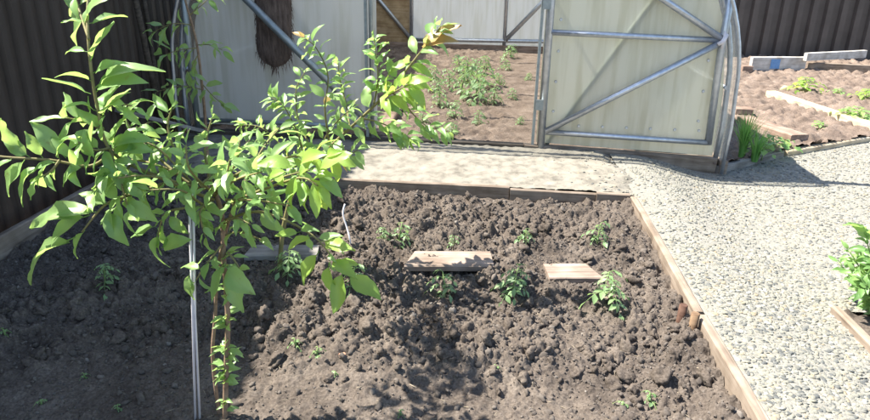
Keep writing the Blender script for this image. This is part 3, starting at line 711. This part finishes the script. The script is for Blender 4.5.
# ------------------------------------------------------------------ leaves
def leaf_mesh(name, seed, width=.46, fold=.25, droop=.35, wave=.03, nu=9, tip=1.25, petiole=.12, twist=0):
    r_ = random.Random(seed); nv = 4; vs = []; fs = []; uvs = []
    for i in range(nu+1):
        t = i/nu
        w = width*.5*(math.sin(math.pi*min(1, t**.82))**.8)*(1-.25*t) if 0 < t < 1 else .004
        w *= (1+.05*math.sin(t*23+seed))
        x_ = petiole+t*(1-.25*droop*t); zc = .12*t-droop*t*t*(1.0) + .02*math.sin(t*6+seed)
        yc = .06*math.sin(t*2.5+seed)*t
        for j in range(nv+1):
            v = (j/nv-.5)*2
            tw = twist*t*t; hh = fold*abs(v)**1.3*w+wave*math.sin(t*11+j*1.3+seed)*abs(v)
            vs.append((x_, yc+v*w*math.cos(tw)-hh*math.sin(tw), zc+v*w*math.sin(tw)+hh*math.cos(tw)))
            uvs.append((t, j/nv))
    for i in range(nu):
        for j in range(nv):
            a = i*(nv+1)+j; fs.append((a, a+nv+1, a+nv+2, a+1))
    o = len(vs)
    pr = .011
    for (xx, zz) in ((0, -.0), (petiole+.02, .002)):
        for k in range(3):
            vs.append((xx, pr*math.cos(k*2.094), zz+pr*math.sin(k*2.094))); uvs.append((0, .5))
    for k in range(3): fs.append((o+k, o+(k+1) % 3, o+3+(k+1) % 3, o+3+k))
    me = bpy.data.meshes.new(name); me.from_pydata(vs, [], fs)
    me.polygons.foreach_set('use_smooth', [True]*len(fs))
    ul = me.uv_layers.new(name='UVMap')
    for lp in me.loops: ul.data[lp.index].uv = uvs[lp.vertex_index]
    me.update(); return me
LEAF = {}
for mk in ('leaf', 'leaf_young', 'leaf_bronze', 'leaf_dark'):
    LEAF[mk] = []
    for k in range(14):
        rr = random.Random(k*7+3)
        me = leaf_mesh('leaf_blade', k+1, rr.uniform(.40, .52), rr.uniform(.15, .5), rr.choice([.1, .2, .32, .45, .6]), rr.uniform(.01, .06), twist=rr.uniform(-.7, .7))
        me.materials.append(MAT[mk]); LEAF[mk].append(me)
def put_leaf(root, base_, direction, length, mk, rr, up=None, variant=None, slim=1, par=None):
    d = Vector(direction).normalized()
    up = Vector(up) if up is not None else Vector((-.45+rr.uniform(-.4, .4), -.50+rr.uniform(-.4, .4), .9))
    y_ = up.cross(d)
    if y_.length < 1e-3: y_ = Vector((1, 0, 0))
    y_.normalize(); z_ = d.cross(y_)
    if rr.random() < .5: pass
    M3 = Matrix((d*length, y_*length*slim*rr.uniform(.85, 1.12), z_*length)).transposed().to_4x4()
    M3.translation = Vector(base_)-root_loc(root)
    LEAVES.setdefault(root.name, []).append((par or root, rr.choice(LEAF[mk]) if variant is None else LEAF[mk][variant], M3, length/(Vector(base_)-Vector((0, 0, CAM_H))).length))
def finish_leaves(limit=290):
    for lst in LEAVES.values():
        lst.sort(key=lambda e: -e[3]); top = lst[0][0].parent or lst[0][0]
        for root, me, m4, s_ in lst[:limit]:
            o = bpy.data.objects.new('leaf', me); COL.objects.link(o); o.parent = root; o.matrix_basis = m4
        rest = {}
        for root, me, m4, s_ in lst[limit:]: rest.setdefault(me.materials[0].name, []).append((me, m4))
        for mn, items in rest.items():
            V, F, U = [], [], []
            for me, m4 in items:
                o_ = len(V); V += [tuple(m4 @ v.co) for v in me.vertices]
                for p in me.polygons: F.append([o_+i for i in p.vertices]); U += [tuple(me.uv_layers[0].data[l_].uv) for l_ in p.loop_indices]
            nm = bpy.data.meshes.new('small_leaves'); nm.from_pydata(V, [], F); nm.polygons.foreach_set('use_smooth', [True]*len(F))
            ul = nm.uv_layers.new(name='UVMap')
            for i, u in enumerate(U): ul.data[i].uv = u
            o = link_mesh('small_leaves', nm, bpy.data.materials[mn], top); tag(o, kind='stuff')
        print('LEAVES', root.name, len(lst))
LEAVES = {}
def smooth_path(pts, per=6):
    out = []
    for i in range(len(pts)-1):
        p0 = pts[max(i-1, 0)]; p1 = pts[i]; p2 = pts[i+1]; p3 = pts[min(i+2, len(pts)-1)]
        for k in range(per):
            t = k/per
            out.append(.5*((2*p1)+(p2-p0)*t+(2*p0-5*p1+4*p2-p3)*t*t+(3*p1-p0-3*p2+p3)*t**3))
    out.append(pts[-1]); return out
OWNER = {}
def branch(root, pts, r0, r1, mat, name='branch'):
    sm = smooth_path([Vector(p) for p in pts]); n_ = len(sm)
    mb = MB(); mb.tube(sm, [r0+(r1-r0)*i/(n_-1) for i in range(n_)], 7); OWNER[id(sm)] = (sm, mb.build(name, MAT[mat], root))
    return sm
def leaves_along(root, sm, count, size, rr, t0=.15, mk='leaf', droop=-.15, spread=.9, young_tip=0, tip_mk='leaf_young', camside=0):
    n_ = len(sm); k = 0
    for i in range(count):
        t = t0+(1-t0)*(i+rr.uniform(-.2, .2))/max(1, count-1); t = min(1, max(0, t))
        f = t*(n_-1); a = min(int(f), n_-2); p = sm[a].lerp(sm[a+1], f-a); d = (sm[a+1]-sm[a]).normalized()
        sd_ = d.orthogonal().normalized(); phi = i*2.4+rr.uniform(-.5, .5)
        o1 = Matrix.Rotation(phi, 3, d) @ sd_
        if i >= count-1: o1 = o1*.25
        out = d*rr.uniform(.35, .8)+o1*spread+Vector((0, -camside, droop+rr.uniform(-.2, .2)))
        m_ = tip_mk if t > 1-young_tip else mk
        put_leaf(root, p, out, size*rr.uniform(.55, 1.25)*(.8 if t > .92 else 1), m_, rr, par=OWNER[id(sm)][1] if id(sm) in OWNER else None)

# --- the leafy sapling in front
rr = random.Random(11)
base_p = at_z(223, 420, -.10)
sap = empty('fruit_sapling', (base_p.x, base_p.y, -.10)); tag(sap, 'large leafy green fruit sapling in front beside the twin pale rods', 'sapling')
def A(*tri): return [at_y(px, py, Y) for px, py, Y in tri]
Y0 = base_p.y
tr1 = branch(sap, [base_p+Vector((0, 0, -.06))]+A((226, 380, Y0), (228, 320, Y0), (224, 262, Y0+.01), (222, 215, Y0+.02), (212, 185, Y0+.03)), .0085, .006, 'bark', 'trunk')
tr2 = branch(sap, [base_p+Vector((-.02, .02, -.06))]+A((213, 360, Y0+.02), (215, 320, Y0+.03), (219, 262, Y0+.03), (234, 205, Y0+.05), (246, 180, Y0+.06)), .006, .004, 'bark', 'trunk')
lead = branch(sap, A((214, 200, Y0+.02), (165, 180, Y0-.04), (112, 152, Y0-.08), (97, 105, Y0-.07), (89, 50, Y0-.05), (88, 0, Y0+.02), (96, -70, Y0+.15), (110, -130, Y0+.3)), .0048, .0026, 'bark_green')
leftb = branch(sap, A((112, 152, Y0-.08), (90, 166, Y0-.10), (50, 160, Y0-.13), (4, 157, Y0-.16), (-40, 150, Y0-.18)), .0042, .0022, 'bark_green')
lowl = branch(sap, A((170, 182, Y0-.03), (130, 195, Y0-.08), (105, 205, Y0-.12), (82, 232, Y0-.15)), .005, .002, 'bark_green')
B = {}
def ab(key, pts, r0=.0045, count=14, size=.075, seed=0, mk='leaf', **k):
    sm = branch(sap, A(*pts), r0, .0018, 'bark_green'); leaves_along(sap, sm, int(count*1.2), size*.88, random.Random(seed), mk=mk, **k); return sm
leaves_along(sap, lead, 9, .075, random.Random(1), t0=.02, mk='leaf')
def explicit(lst, Y, mk='leaf', rr=rr, root=sap, dy=-.02, on=None):
    for e in lst:
        bx, by, tx, ty = e[:4]; a = at_y(bx, by, Y); b = at_y(tx, ty, Y+dy+rr.uniform(-.03, .02)); d = b-a
        put_leaf(root, a, d+Vector((0, 0, .12*d.length)), d.length*1.0, e[4] if len(e) > 4 else mk, rr,
                 up=(-.4+rr.uniform(-.3, .3), -.6+rr.uniform(-.3, .3), .9), slim=min(1.1, .135/max(d.length, .01)), variant=e[5] if len(e) > 5 else None, par=OWNER[id(on)][1] if on is not None else None)
explicit([(86, 21, 63, 24), (88, 20, 94, -12), (90, 61, 116, 30), (88, 52, 62, 52), (91, 94, 45, 84), (95, 88, 140, 58), (96, 92, 128, 70), (108, 112, 107, 82),
          (98, 112, 68, 98), (100, 118, 132, 98), (92, 74, 118, 62), (112, 150, 140, 130), (110, 145, 92, 118), (104, 128, 76, 112), (112, 148, 128, 108),
          (110, 152, 150, 150), (75, -2, 72, 14)], Y0-.06, on=lead)
explicit([(22, 150, -2, 122), (26, 158, 6, 196), (30, 157, 0, 142), (43, 158, 24, 134), (40, 163, 12, 200), (48, 163, 36, 186), (66, 158, 30, 126), (75, 160, 48, 138),
          (70, 164, 78, 186), (88, 166, 62, 150), (84, 165, 58, 182), (15, 157, -14, 178), (95, 160, 80, 138), (60, 161, 54, 134)], Y0-.13, on=leftb)
explicit([(97, 205, 36, 232), (90, 215, 40, 240), (76, 237, 16, 274), (85, 230, 70, 258), (105, 212, 120, 242), (110, 205, 78, 196), (120, 200, 96, 180), (125, 200, 150, 222),
          (96, 212, 60, 218), (112, 206, 106, 236)], Y0-.12, on=lowl)
explicit([(160, 216, 126, 220), (156, 226, 130, 238), (163, 222, 164, 250), (158, 232, 152, 268), (161, 248, 186, 240), (168, 214, 184, 236)], Y0-.05)
ab('b7', [(212, 206, Y0+.02), (185, 208, Y0-.02), (165, 214, Y0-.05), (158, 236, Y0-.06)], .004, 7, .06, 3)
ab('b1', [(205, 190, Y0), (178, 155, Y0+.02), (168, 128, Y0+.04), (172, 108, Y0+.05)], .0045, 15, .07, 4)
ab('b9', [(212, 186, Y0+.03), (205, 150, Y0+.06), (212, 118, Y0+.08)], .0045, 11, .07, 5)
ab('b2', [(212, 190, Y0+.03), (250, 168, Y0+.0), (296, 156, Y0-.04), (332, 158, Y0-.08)], .005, 19, .08, 6, young_tip=.45)
ab('b3', [(224, 205, Y0+.02), (262, 190, Y0-.04), (300, 178, Y0-.10), (318, 186, Y0-.12)], .0045, 13, .085, 7, young_tip=.6)
ab('b4', [(226, 220, Y0+.02), (262, 212, Y0-.02), (312, 235, Y0-.06), (335, 262, Y0-.08)], .0045, 11, .07, 8)
ab('b5', [(200, 190, Y0), (165, 168, Y0+.02), (130, 160, Y0+.05), (110, 172, Y0+.05)], .004, 13, .07, 9)
ab('b11', [(190, 185, Y0), (150, 150, Y0+.06), (130, 128, Y0+.1), (122, 108, Y0+.12)], .004, 12, .07, 10)
ab('b10', [(214, 196, Y0+.02), (236, 180, Y0-.08), (262, 172, Y0-.14)], .004, 12, .075, 12)
ab('b12', [(218, 215, Y0+.02), (196, 200, Y0-.07), (180, 190, Y0-.12), (150, 190, Y0-.14)], .004, 12, .07, 13)
ab('b13', [(226, 235, Y0), (240, 232, Y0-.05), (262, 240, Y0-.06)], .003, 6, .055, 14)
ab('b14', [(222, 245, Y0), (208, 262, Y0-.04), (196, 280, Y0-.05)], .003, 5, .07, 15)
ab('b15', [(228, 252, Y0), (240, 272, Y0-.03), (236, 300, Y0-.04)], .003, 7, .06, 16)
ab('b16', [(240, 192, Y0+.05), (262, 150, Y0+.10), (278, 130, Y0+.15)], .004, 12, .065, 17)
ab('b17', [(200, 185, Y0), (225, 165, Y0+.1), (250, 140, Y0+.2)], .004, 10, .065, 18)
explicit([(319, 251, 302, 286), (329, 262, 327, 304), (343, 270, 336, 310), (346, 274, 376, 300), (321, 241, 352, 253), (312, 236, 290, 250), (330, 258, 354, 280), (335, 262, 356, 268),
          (300, 232, 276, 238)], Y0-.07, 'leaf_young')
explicit([(312, 178, 326, 210, 'leaf_young'), (306, 180, 298, 212, 'leaf_young'), (298, 174, 284, 204, 'leaf_young'), (318, 172, 348, 152, 'leaf_young'), (296, 168, 256, 160, 'leaf_young'),
          (316, 176, 342, 196), (290, 172, 262, 182, 'leaf_young'), (300, 165, 318, 150, 'leaf_young')], Y0-.11)
explicit([(346, 150, 344, 172, 'leaf_bronze'), (190, 272, 187, 302), (226, 262, 214, 300), (228, 270, 238, 312), (224, 265, 250, 296)], Y0-.04)
for (t, cnt, sz) in ((.62, 9, .05), (.52, 8, .045), (.40, 12, .04), (.33, 14, .042), (.26, 14, .045), (.20, 9, .035), (.14, 7, .03)):
    f = int(t*(len(tr1)-1))
    for k in range(cnt):
        a = rr.uniform(0, 6.28); p = tr1[f]+Vector((0, 0, rr.uniform(-.03, .03)))
        put_leaf(sap, p, (math.cos(a), math.sin(a)-.3, rr.uniform(0, .9)), sz*rr.uniform(.8, 1.2), 'leaf', rr, par=OWNER[id(tr1)][1])

for i, (pts, cnt, sz) in enumerate([
    ([(200, 188, Y0), (150, 176, Y0-.1), (118, 178, Y0-.14)], 12, .07), ([(212, 192, Y0), (190, 170, Y0-.1), (186, 145, Y0-.1)], 12, .068),
    ([(215, 192, Y0), (235, 165, Y0-.05), (240, 140, Y0-.05)], 12, .068), ([(225, 200, Y0), (255, 200, Y0-.1), (285, 205, Y0-.12)], 11, .072),
    ([(195, 186, Y0), (160, 150, Y0-.04), (138, 140, Y0-.05)], 12, .07), ([(212, 192, Y0), (225, 178, Y0-.14), (230, 160, Y0-.18)], 10, .07),
    ([(232, 205, Y0), (275, 180, Y0+.05), (310, 170, Y0+.05)], 13, .07), ([(210, 200, Y0), (200, 212, Y0-.08), (205, 235, Y0-.1)], 9, .062),
    ([(222, 225, Y0), (235, 218, Y0-.06), (250, 224, Y0-.08)], 8, .06), ([(112, 155, Y0-.08), (120, 140, Y0-.02), (150, 122, Y0+.05)], 10, .068),
    ([(150, 178, Y0-.03), (130, 190, Y0-.08), (118, 205, Y0-.1)], 8, .07),
    ([(104, 130, Y0-.07), (85, 122, Y0-.08), (66, 118, Y0-.1)], 7, .085), ([(110, 148, Y0-.08), (95, 150, Y0-.12), (78, 142, Y0-.15)], 8, .085),
    ([(112, 152, Y0-.08), (112, 170, Y0-.12), (95, 188, Y0-.15)], 9, .085), ([(130, 165, Y0-.06), (122, 182, Y0-.12), (128, 208, Y0-.14)], 8, .08),
    ([(100, 112, Y0-.07), (115, 104, Y0-.06), (132, 106, Y0-.05)], 6, .08), ([(60, 160, Y0-.13), (50, 172, Y0-.15), (38, 178, Y0-.16)], 5, .085)]):
    ab('c%d' % i, pts, .0035, cnt, sz, 60+i)
# the leader's twigs above, out of the photograph's top, whose dappled shade lies on the bed
for i, (pts, cnt, sz) in enumerate([
    ([(89, 40, Y0-.05), (70, -20, Y0+.1), (60, -70, Y0+.3)], 10, .08), ([(88, -5, Y0+.02), (110, -60, Y0+.25), (130, -80, Y0+.5)], 14, .085),
    ([(96, -70, Y0+.15), (120, -110, Y0+.5), (150, -100, Y0+.8)], 16, .085), ([(110, -130, Y0+.3), (140, -140, Y0+.6), (180, -120, Y0+.9)], 16, .085),
    ([(110, -130, Y0+.3), (110, -150, Y0+.5), (130, -130, Y0+.8)], 14, .085)]):
    ab('t%d' % i, pts, .0035, int(cnt*1.5), sz*1.1, 80+i)
# --- twin rods
for (px0, px1, lab) in ((189, 194, 0), (193, 199, 1)):
    a = at_z(px1, 424, -.11); b = at_y(px0, 190, a.y)
    mb = MB(); mb.tube([a+Vector((0, 0, -.05)), (a+b)/2+Vector((.003*(1-2*lab), 0, 0)), b], .0035, 7)
    tag(mb.build('plant_rod', MAT['wire'], loc=a), 'one of two thin pale rods standing side by side next to the sapling', 'rod', 'pair of pale rods')

# --- second sapling leaning towards the greenhouse door
rr2 = random.Random(23)
b2 = at_z(278, 268, -.06); Y2 = b2.y
sap2 = empty('fruit_sapling', (b2.x, b2.y, -.06)); tag(sap2, 'slender sapling leaning towards the open doorway with bronze shoot tips', 'sapling')
st2 = branch(sap2, [b2+Vector((0, 0, -.06))]+A((284, 225, Y2), (300, 178, Y2), (335, 142, Y2), (385, 95, Y2), (424, 48, Y2), (441, 26, Y2)), .011, .002, 'bark_green', 'trunk')
def ab2(pts, count, size, seed, mk='leaf', r0=.004, **k):
    sm = branch(sap2, A(*pts), r0, .0015, 'bark_green'); leaves_along(sap2, sm, int(count*2.3), size*.88, random.Random(seed), mk=mk, **k)
leaves_along(sap2, st2, 40, .085, rr2, t0=.35, mk='leaf')
ab2([(300, 178, Y2), (285, 150, Y2+.05), (262, 128, Y2+.1), (240, 125, Y2+.1)], 15, .07, 31)
ab2([(305, 170, Y2), (300, 140, Y2-.1), (285, 108, Y2-.1), (272, 98, Y2-.1)], 15, .07, 32)
ab2([(330, 146, Y2), (325, 110, Y2-.05), (328, 75, Y2-.05), (316, 48, Y2-.05), (304, 38, Y2-.05)], 13, .075, 33, young_tip=.06, tip_mk='leaf_bronze')
ab2([(350, 128, Y2), (345, 100, Y2+.1), (340, 80, Y2+.1), (338, 62, Y2+.1)], 10, .075, 34)
ab2([(374, 104, Y2), (378, 80, Y2), (376, 55, Y2), (374, 38, Y2)], 13, .07, 35)
ab2([(380, 100, Y2), (398, 90, Y2-.1), (410, 84, Y2-.1)], 8, .10, 36, mk='leaf_young')
ab2([(360, 118, Y2), (378, 122, Y2+.1), (396, 130, Y2+.15), (412, 140, Y2+.15)], 12, .085, 37, mk='leaf')
ab2([(390, 90, Y2), (405, 105, Y2+.05), (425, 125, Y2+.1), (450, 132, Y2+.1)], 11, .08, 38, mk='leaf')
ab2([(320, 155, Y2), (340, 158, Y2-.1), (358, 150, Y2-.15)], 9, .08, 39)
ab2([(312, 164, Y2), (280, 165, Y2-.1), (250, 150, Y2-.1)], 13, .075, 40)
ab2([(318, 158, Y2), (300, 125, Y2+.1), (296, 92, Y2+.12), (305, 72, Y2+.12)], 12, .07, 41)
ab2([(312, 164, Y2), (330, 130, Y2-.12), (352, 108, Y2-.15)], 11, .07, 42)
explicit([(420, 52, 456, 24, 'leaf_bronze', 0), (424, 48, 452, 34, 'leaf_bronze', 1), (412, 62, 388, 70, 'leaf_young'), (408, 66, 432, 74, 'leaf_young'), (400, 76, 428, 92, 'leaf_young'),
          (332, 92, 322, 108, 'leaf_bronze'), (395, 84, 370, 92, 'leaf_young')], Y2, rr=rr2, root=sap2, on=st2)

# --- third, darker plant by the greenhouse corner
rr3 = random.Random(29); Y3 = 3.25
p3 = at_y(208, 190, Y3); p3.z = -.06
sap3 = empty('corner_sapling', p3); tag(sap3, 'thin dark leaved sapling in front of the greenhouse corner', 'sapling')
s3 = branch(sap3, [p3+Vector((0, 0, -.06))]+A((206, 130, Y3), (202, 85, Y3), (196, 40, Y3), (184, -5, Y3), (180, -40, Y3)), .009, .004, 'bark', 'trunk')
def ab3(pts, count, size, seed, mk='leaf'):
    sm = branch(sap3, A(*pts), .003, .0012, 'bark_green'); leaves_along(sap3, sm, int(count*1.3), size, random.Random(seed), mk=mk, droop=-.3)
ab3([(192, 25, Y3), (172, 24, Y3-.05), (152, 33, Y3-.05)], 9, .085, 51)
ab3([(198, 48, Y3), (180, 50, Y3-.05), (162, 56, Y3-.08)], 9, .085, 52)
ab3([(203, 90, Y3), (182, 86, Y3-.05), (156, 92, Y3-.05)], 10, .085, 53)
ab3([(198, 45, Y3), (210, 45, Y3-.05), (222, 50, Y3-.05)], 6, .08, 54)
ab3([(203, 85, Y3), (212, 95, Y3-.05), (224, 106, Y3-.05)], 7, .085, 55)
ab3([(190, 15, Y3), (202, 5, Y3), (212, -5, Y3)], 6, .08, 56)
ab3([(198, 55, Y3), (192, 68, Y3-.05), (196, 80, Y3-.05)], 6, .08, 57)

# ------------------------------------------------------------------ small plants
def leaflet(mb, uvs, p, d, up, L, W):
    d = d.normalized(); s_ = up.cross(d)
    if s_.length < 1e-4: s_ = Vector((1, 0, 0))
    s_.normalize(); u_ = d.cross(s_)
    m1 = p+d*L*.45-u_*L*.02; t = p+d*L-u_*L*.18
    vs = [p, m1+s_*W*.5+u_*W*.12, m1-s_*W*.5+u_*W*.12, t, m1, p+d*L*.75+s_*W*.33-u_*L*.05, p+d*L*.75-s_*W*.33-u_*L*.05]
    mb.add(vs, [(0, 4, 1), (0, 2, 4), (1, 4, 5), (4, 3, 5), (2, 6, 4), (4, 6, 3)], True)
def compound_plant(seed, h, nleaf, ll, lw=.5, nlf=5, spread=.8, upright=.5):
    """stem mesh and foliage mesh of a small plant with pinnate leaves, base at the origin"""
    r_ = random.Random(seed); st = MB(); fo = MB()
    lean = Vector((r_.uniform(-.15, .15)*h, r_.uniform(-.15, .15)*h, 0))
    sp_ = [Vector((0, 0, -.03)), lean*.4+Vector((0, 0, h*.4)), lean+Vector((0, 0, h*.85))]
    st.tube(sp_, [.0035, .003, .002], 5)
    for i in range(nleaf):
        t = .15+.85*i/max(1, nleaf-1); a = i*2.4+r_.uniform(-.4, .4)
        b = lean*t+Vector((0, 0, h*.85*t))
        out = Vector((math.cos(a), math.sin(a), 0)); L = ll*r_.uniform(.7, 1.2)*(1.1-.5*t)
        pts = [b+out*L*spread*s_+Vector((0, 0, upright*L*s_-L*.75*s_*s_)) for s_ in (0, .33, .66, 1)]
        st.tube(pts, [.0016, .0013, .0011, .0007], 4, False)
        for k in range(nlf):
            s_ = .35+.65*(k//2)/max(1, (nlf//2)) if k < nlf-1 else 1
            f = s_*3; q = min(int(f), 2); p = pts[q].lerp(pts[q+1], f-q); d = (pts[q+1]-pts[q]).normalized()
            sd = Vector((-d.y, d.x, 0)).normalized()*(1 if k % 2 else -1)
            dd = d if k == nlf-1 else d*.5+sd*.9+Vector((0, 0, r_.uniform(-.3, .1)))
            lf = L*.42*r_.uniform(.75, 1.2)
            leaflet(fo, None, p, dd, Vector((r_.uniform(-.5, .5), r_.uniform(-.5, .5), 1)), lf, lf*lw)
    return st.mesh('stem'), fo.mesh('foliage')
def kit(seeds, *a, mat='tomato', **k):
    out = []
    for s_ in seeds:
        x_, y_ = compound_plant(s_, *a, **k); x_.materials.append(MAT['stem']); y_.materials.append(MAT[mat]); out.append((x_, y_))
    return out
KIT_BIG = kit((1, 2, 3), .15, 13, .10)
KIT_MID = kit((4, 5, 6), .115, 9, .075)
KIT_TINY = kit((7, 8, 9), .03, 5, .03, lw=.7, nlf=3)
def plant(name, loc, kitv, i, scale, label, cat, group, rr=rr, mat=None):
    root = empty(name, loc); root.rotation_euler.z = rr.uniform(0, 6.28); root.scale = (scale,)*3
    tag(root, label, cat, group)
    for nm, me in zip(('stem', 'foliage'), kitv[i % len(kitv)]):
        o = bpy.data.objects.new(nm, me); COL.objects.link(o); o.parent = root
    return root
def on_soil(px, py, zf=soil_z, z=-.06):
    q = at_z(px, py, z); q.z = float(zf(np.array([q.x]), np.array([q.y]))[0]); q = at_z(px, py, q.z); q.z = float(zf(np.array([q.x]), np.array([q.y]))[0])-.004
    return q
SEED = [
    (398, 240, 'm', 1.15, 'leafy tomato seedling standing behind the long pale board near its slanted end'),
    (384, 240, 'm', .7, 'smaller seedling close beside the leafy one behind the slanted board end'),
    (455, 246, 'm', .62, 'low seedling just behind the middle of the long pale board'),
    (526, 243, 'm', .85, 'upright seedling behind the gap between the two pale boards'),
    (597, 243, 'm', 1.15, 'seedling behind the short pale board near the far bed corner'),
    (446, 296, 'm', 1.2, 'narrow seedling directly in front of the long pale board'),
    (511, 294, 'b', 1.0, 'bushy seedling with dark shadow between the two pale boards'),
    (612, 306, 'b', 1.15, 'largest bushy seedling in front of the short pale board by the edging'),
    (290, 275, 'b', .9, 'shaded seedling beside the grey board behind the sapling'),
    (352, 285, 'm', 1.1, 'half hidden seedling behind the dangling sapling leaves'),
    (106, 288, 'm', .9, 'shaded seedling alone on the dark soil near the fence'),
]
for i, (px, py, k, s_, lab) in enumerate(SEED):
    plant('tomato_seedling', on_soil(px, py), KIT_BIG if k == 'b' else KIT_MID, i, s_, lab, 'seedling', 'seedlings in the dug bed')
WEED = [(296, 344, 1.2, 'round leaved weed at the edge of the fence shadow'), (317, 354, 1.2, 'small weed next to the round leaved weed on sunlit crumbs'), (335, 376, 1, 'tiny weed on smooth sunlit soil near the two weeds'),
        (496, 376, .9, 'tiny bright weed in the dappled shadow'), (624, 403, 1.2, 'small weed pair member on open soil farther from the edging board'), (649, 402, 1.4, 'small weed on open soil nearer the edging board'),
        (85, 376, .8, 'tiny pale weed on the smooth shaded soil'), (42, 404, 1.1, 'small weed on shaded soil nearest the fence side'), (118, 410, .8, 'tiny weed low on the shaded soil towards the rods'), (6, 336, 1.1, 'weed in the shade close to the fence foot board'), (400, 414, .9, 'tiny weed on bare soil by the dappled shadow edge')]
for i, (px, py, s_, lab) in enumerate(WEED):
    plant('weed', on_soil(px, py), KIT_TINY, i, s_, lab, 'weed', 'small weeds in the bed')
q = on_soil(342, 345); mb = MB(); mb.box((0, 0, 0), (.022, .016, .012), Matrix.Rotation(.5, 3, 'Z')); o = mb.build('brick_crumb', MAT['crumb'], bevel=.003); o.location = q+Vector((0, 0, .006)); tag(o, 'tiny orange brick crumb lying on the sunlit soil', 'brick crumb')
# bent pale wire by the second sapling
a = at_y(343, 212, 2.75)
w = MB(); w.tube(smooth_path([at_z(351, 243, -.06)+Vector((0, 0, -.05)), at_z(350, 240, -.03), at_y(347, 228, 2.78), at_y(343, 214, 2.8), at_y(345, 204, 2.82)]), .004, 7)
tag(w.build('bent_wire', MAT['wire'], loc=at_z(351, 243, -.06)), 'short pale bent wire sticking up behind the dangling leaves', 'wire')

# tomatoes inside the greenhouse
GT = [(474, 100, 2.1), (460, 92, 2.1), (468, 80, 2.2), (450, 84, 1.5), (482, 84, 1.9), (440, 100, 1.3), (494, 98, 1.3), (456, 112, 1.2), (474, 72, 1.5), (460, 70, 1.5), (478, 120, 1.0), (436, 88, 1.2), (500, 82, 1.1), (512, 96, .9), (452, 128, .8), (424, 118, .8), (414, 104, .9), (528, 76, .7), (520, 120, .6), (438, 124, .6), (432, 76, 1.3), (506, 66, 1.2), (486, 64, 1.3)]
for i, (px, py, s_) in enumerate(GT):
    q = on_soil(px, py+4, gh_z, .0)
    plant('tomato_plant', q, KIT_BIG, i, s_*.92, 'young tomato plant in the crowded patch on the greenhouse soil', 'tomato plant', 'tomato plants inside the greenhouse')
q = on_soil(510, 58, gh_z, .02); plant('tomato_plant', q, KIT_BIG, 2, 1.3, 'lone young tomato plant at the back wall post of the greenhouse', 'tomato plant', 'tomato plants inside the greenhouse')

# plants of the vegetable plot
def blades(name, loc, n_, h, spread, mat, label, cat, seed, w=.0105, curl=.4):
    r_ = random.Random(seed); root = empty(name, loc); tag(root, label, cat)
    for i in range(n_):
        a = r_.uniform(0, 6.28); o_ = Vector((math.cos(a), math.sin(a), 0)); hh = h*r_.uniform(.65, 1.1); s0 = r_.uniform(0, .02); sp_ = spread*r_.uniform(.1, 1)
        pts = [Vector(loc)+o_*(s0+sp_*t*t)+Vector((0, 0, -.01+hh*(t-curl*.5*t*t*sp_/spread))) for t in (0, .25, .5, .75, 1)]
        sd = Vector((-o_.y, o_.x, 0)); mb = MB(); vs = []
        for k, p in enumerate(pts):
            ww = w*(1-.2*k if k < 4 else .06); vs += [p-sd*ww*.5, p+o_*ww*.25, p+sd*ww*.5]
        fs = []
        for k in range(4):
            fs += [(3*k, 3*k+3, 3*k+4, 3*k+1), (3*k+1, 3*k+4, 3*k+5, 3*k+2)]
        mb.add(vs, fs, True); mb.build('leaf', MAT[mat], root)
    return root
blades('onion_clump', on_soil(741, 158, plot_z, -.06), 100, .36, .16, 'onion', 'clump of upright green onion leaves by the greenhouse corner', 'onions', 3)
blades('onion_clump', on_soil(755, 156, plot_z, -.06), 70, .28, .18, 'onion', 'lower spreading clump of onion leaves beside the kerb board', 'onions', 4)
KIT_STRAW = kit((21, 22), .10, 12, .13, lw=.75, nlf=3, mat='leaf', upright=.9)
KIT_CAB = kit((23, 24), .14, 16, .18, lw=.6, nlf=3, mat='leaf_young', upright=.9)
for i, (px, py, kt, s_, lab) in enumerate([(762, 157, KIT_STRAW, 1.1, 'leafy weed growing between the onion leaves and the kerb'), (774, 152, KIT_STRAW, 1.25, 'low leafy weed behind the kerb board next to the onions'), (784, 146, KIT_STRAW, .7, 'smaller leafy weed at the end of the grey kerb board'),
        (803, 90, KIT_CAB, 1.25, 'bright green leafy plant in the middle of the vegetable plot'), (838, 92, KIT_STRAW, .8, 'small pale plant right of the bright leafy plant'), (858, 122, KIT_STRAW, 1.5, 'leafy plant in front of the bleached timber'),
        (818, 130, KIT_STRAW, .6, 'faint small plant on the bare dry plot soil'), (866, 100, KIT_CAB, .9, 'green plant behind the bleached timber'), (846, 118, KIT_STRAW, 1.0, 'leafy plant against the bleached timber')]):
    plant('plot_plant', on_soil(px, py, plot_z, -.06), kt, i, s_, lab, 'plant', 'plants in the vegetable plot')

# leafy plant in the side bed
rr4 = random.Random(41); q = at_z(882, 316, -.05); q.x = max(q.x, 1.50)
sp4 = empty('flower_plant', (q.x, q.y, -.06)); tag(sp4, 'bushy plant with glossy pointed leaves hanging over the path edge', 'plant')
for i in range(44):
    a = rr4.uniform(0, 6.28); o_ = Vector((math.cos(a)-.15, math.sin(a)+.25, 0)); hh = rr4.uniform(.08, .32); sp_ = rr4.uniform(.03, .16)
    pts = [q+o_*.01+Vector((0, 0, -.03)), q+o_*sp_*.5+Vector((0, 0, hh*.55)), q+o_*sp_+Vector((0, 0, hh))]
    sm = branch(sp4, pts, .004, .002, 'stem', 'stem')
    leaves_along(sp4, sm, 18, .056, rr4, t0=.2, mk='leaf_dark' if i % 3 else 'leaf', droop=.0, spread=.9)
for i in range(5):
    a = at_y(866+i*3, 232+i*6, q.y); put_leaf(sp4, a, Vector((-.8+.25*i, -.2, .45)), .105, 'leaf', rr4, variant=0)

finish_leaves()
for o in list(COL.objects):
    if o.type == 'MESH' and o.parent is None and 'kind' not in o and 'label' not in o: print('untagged', o.name)
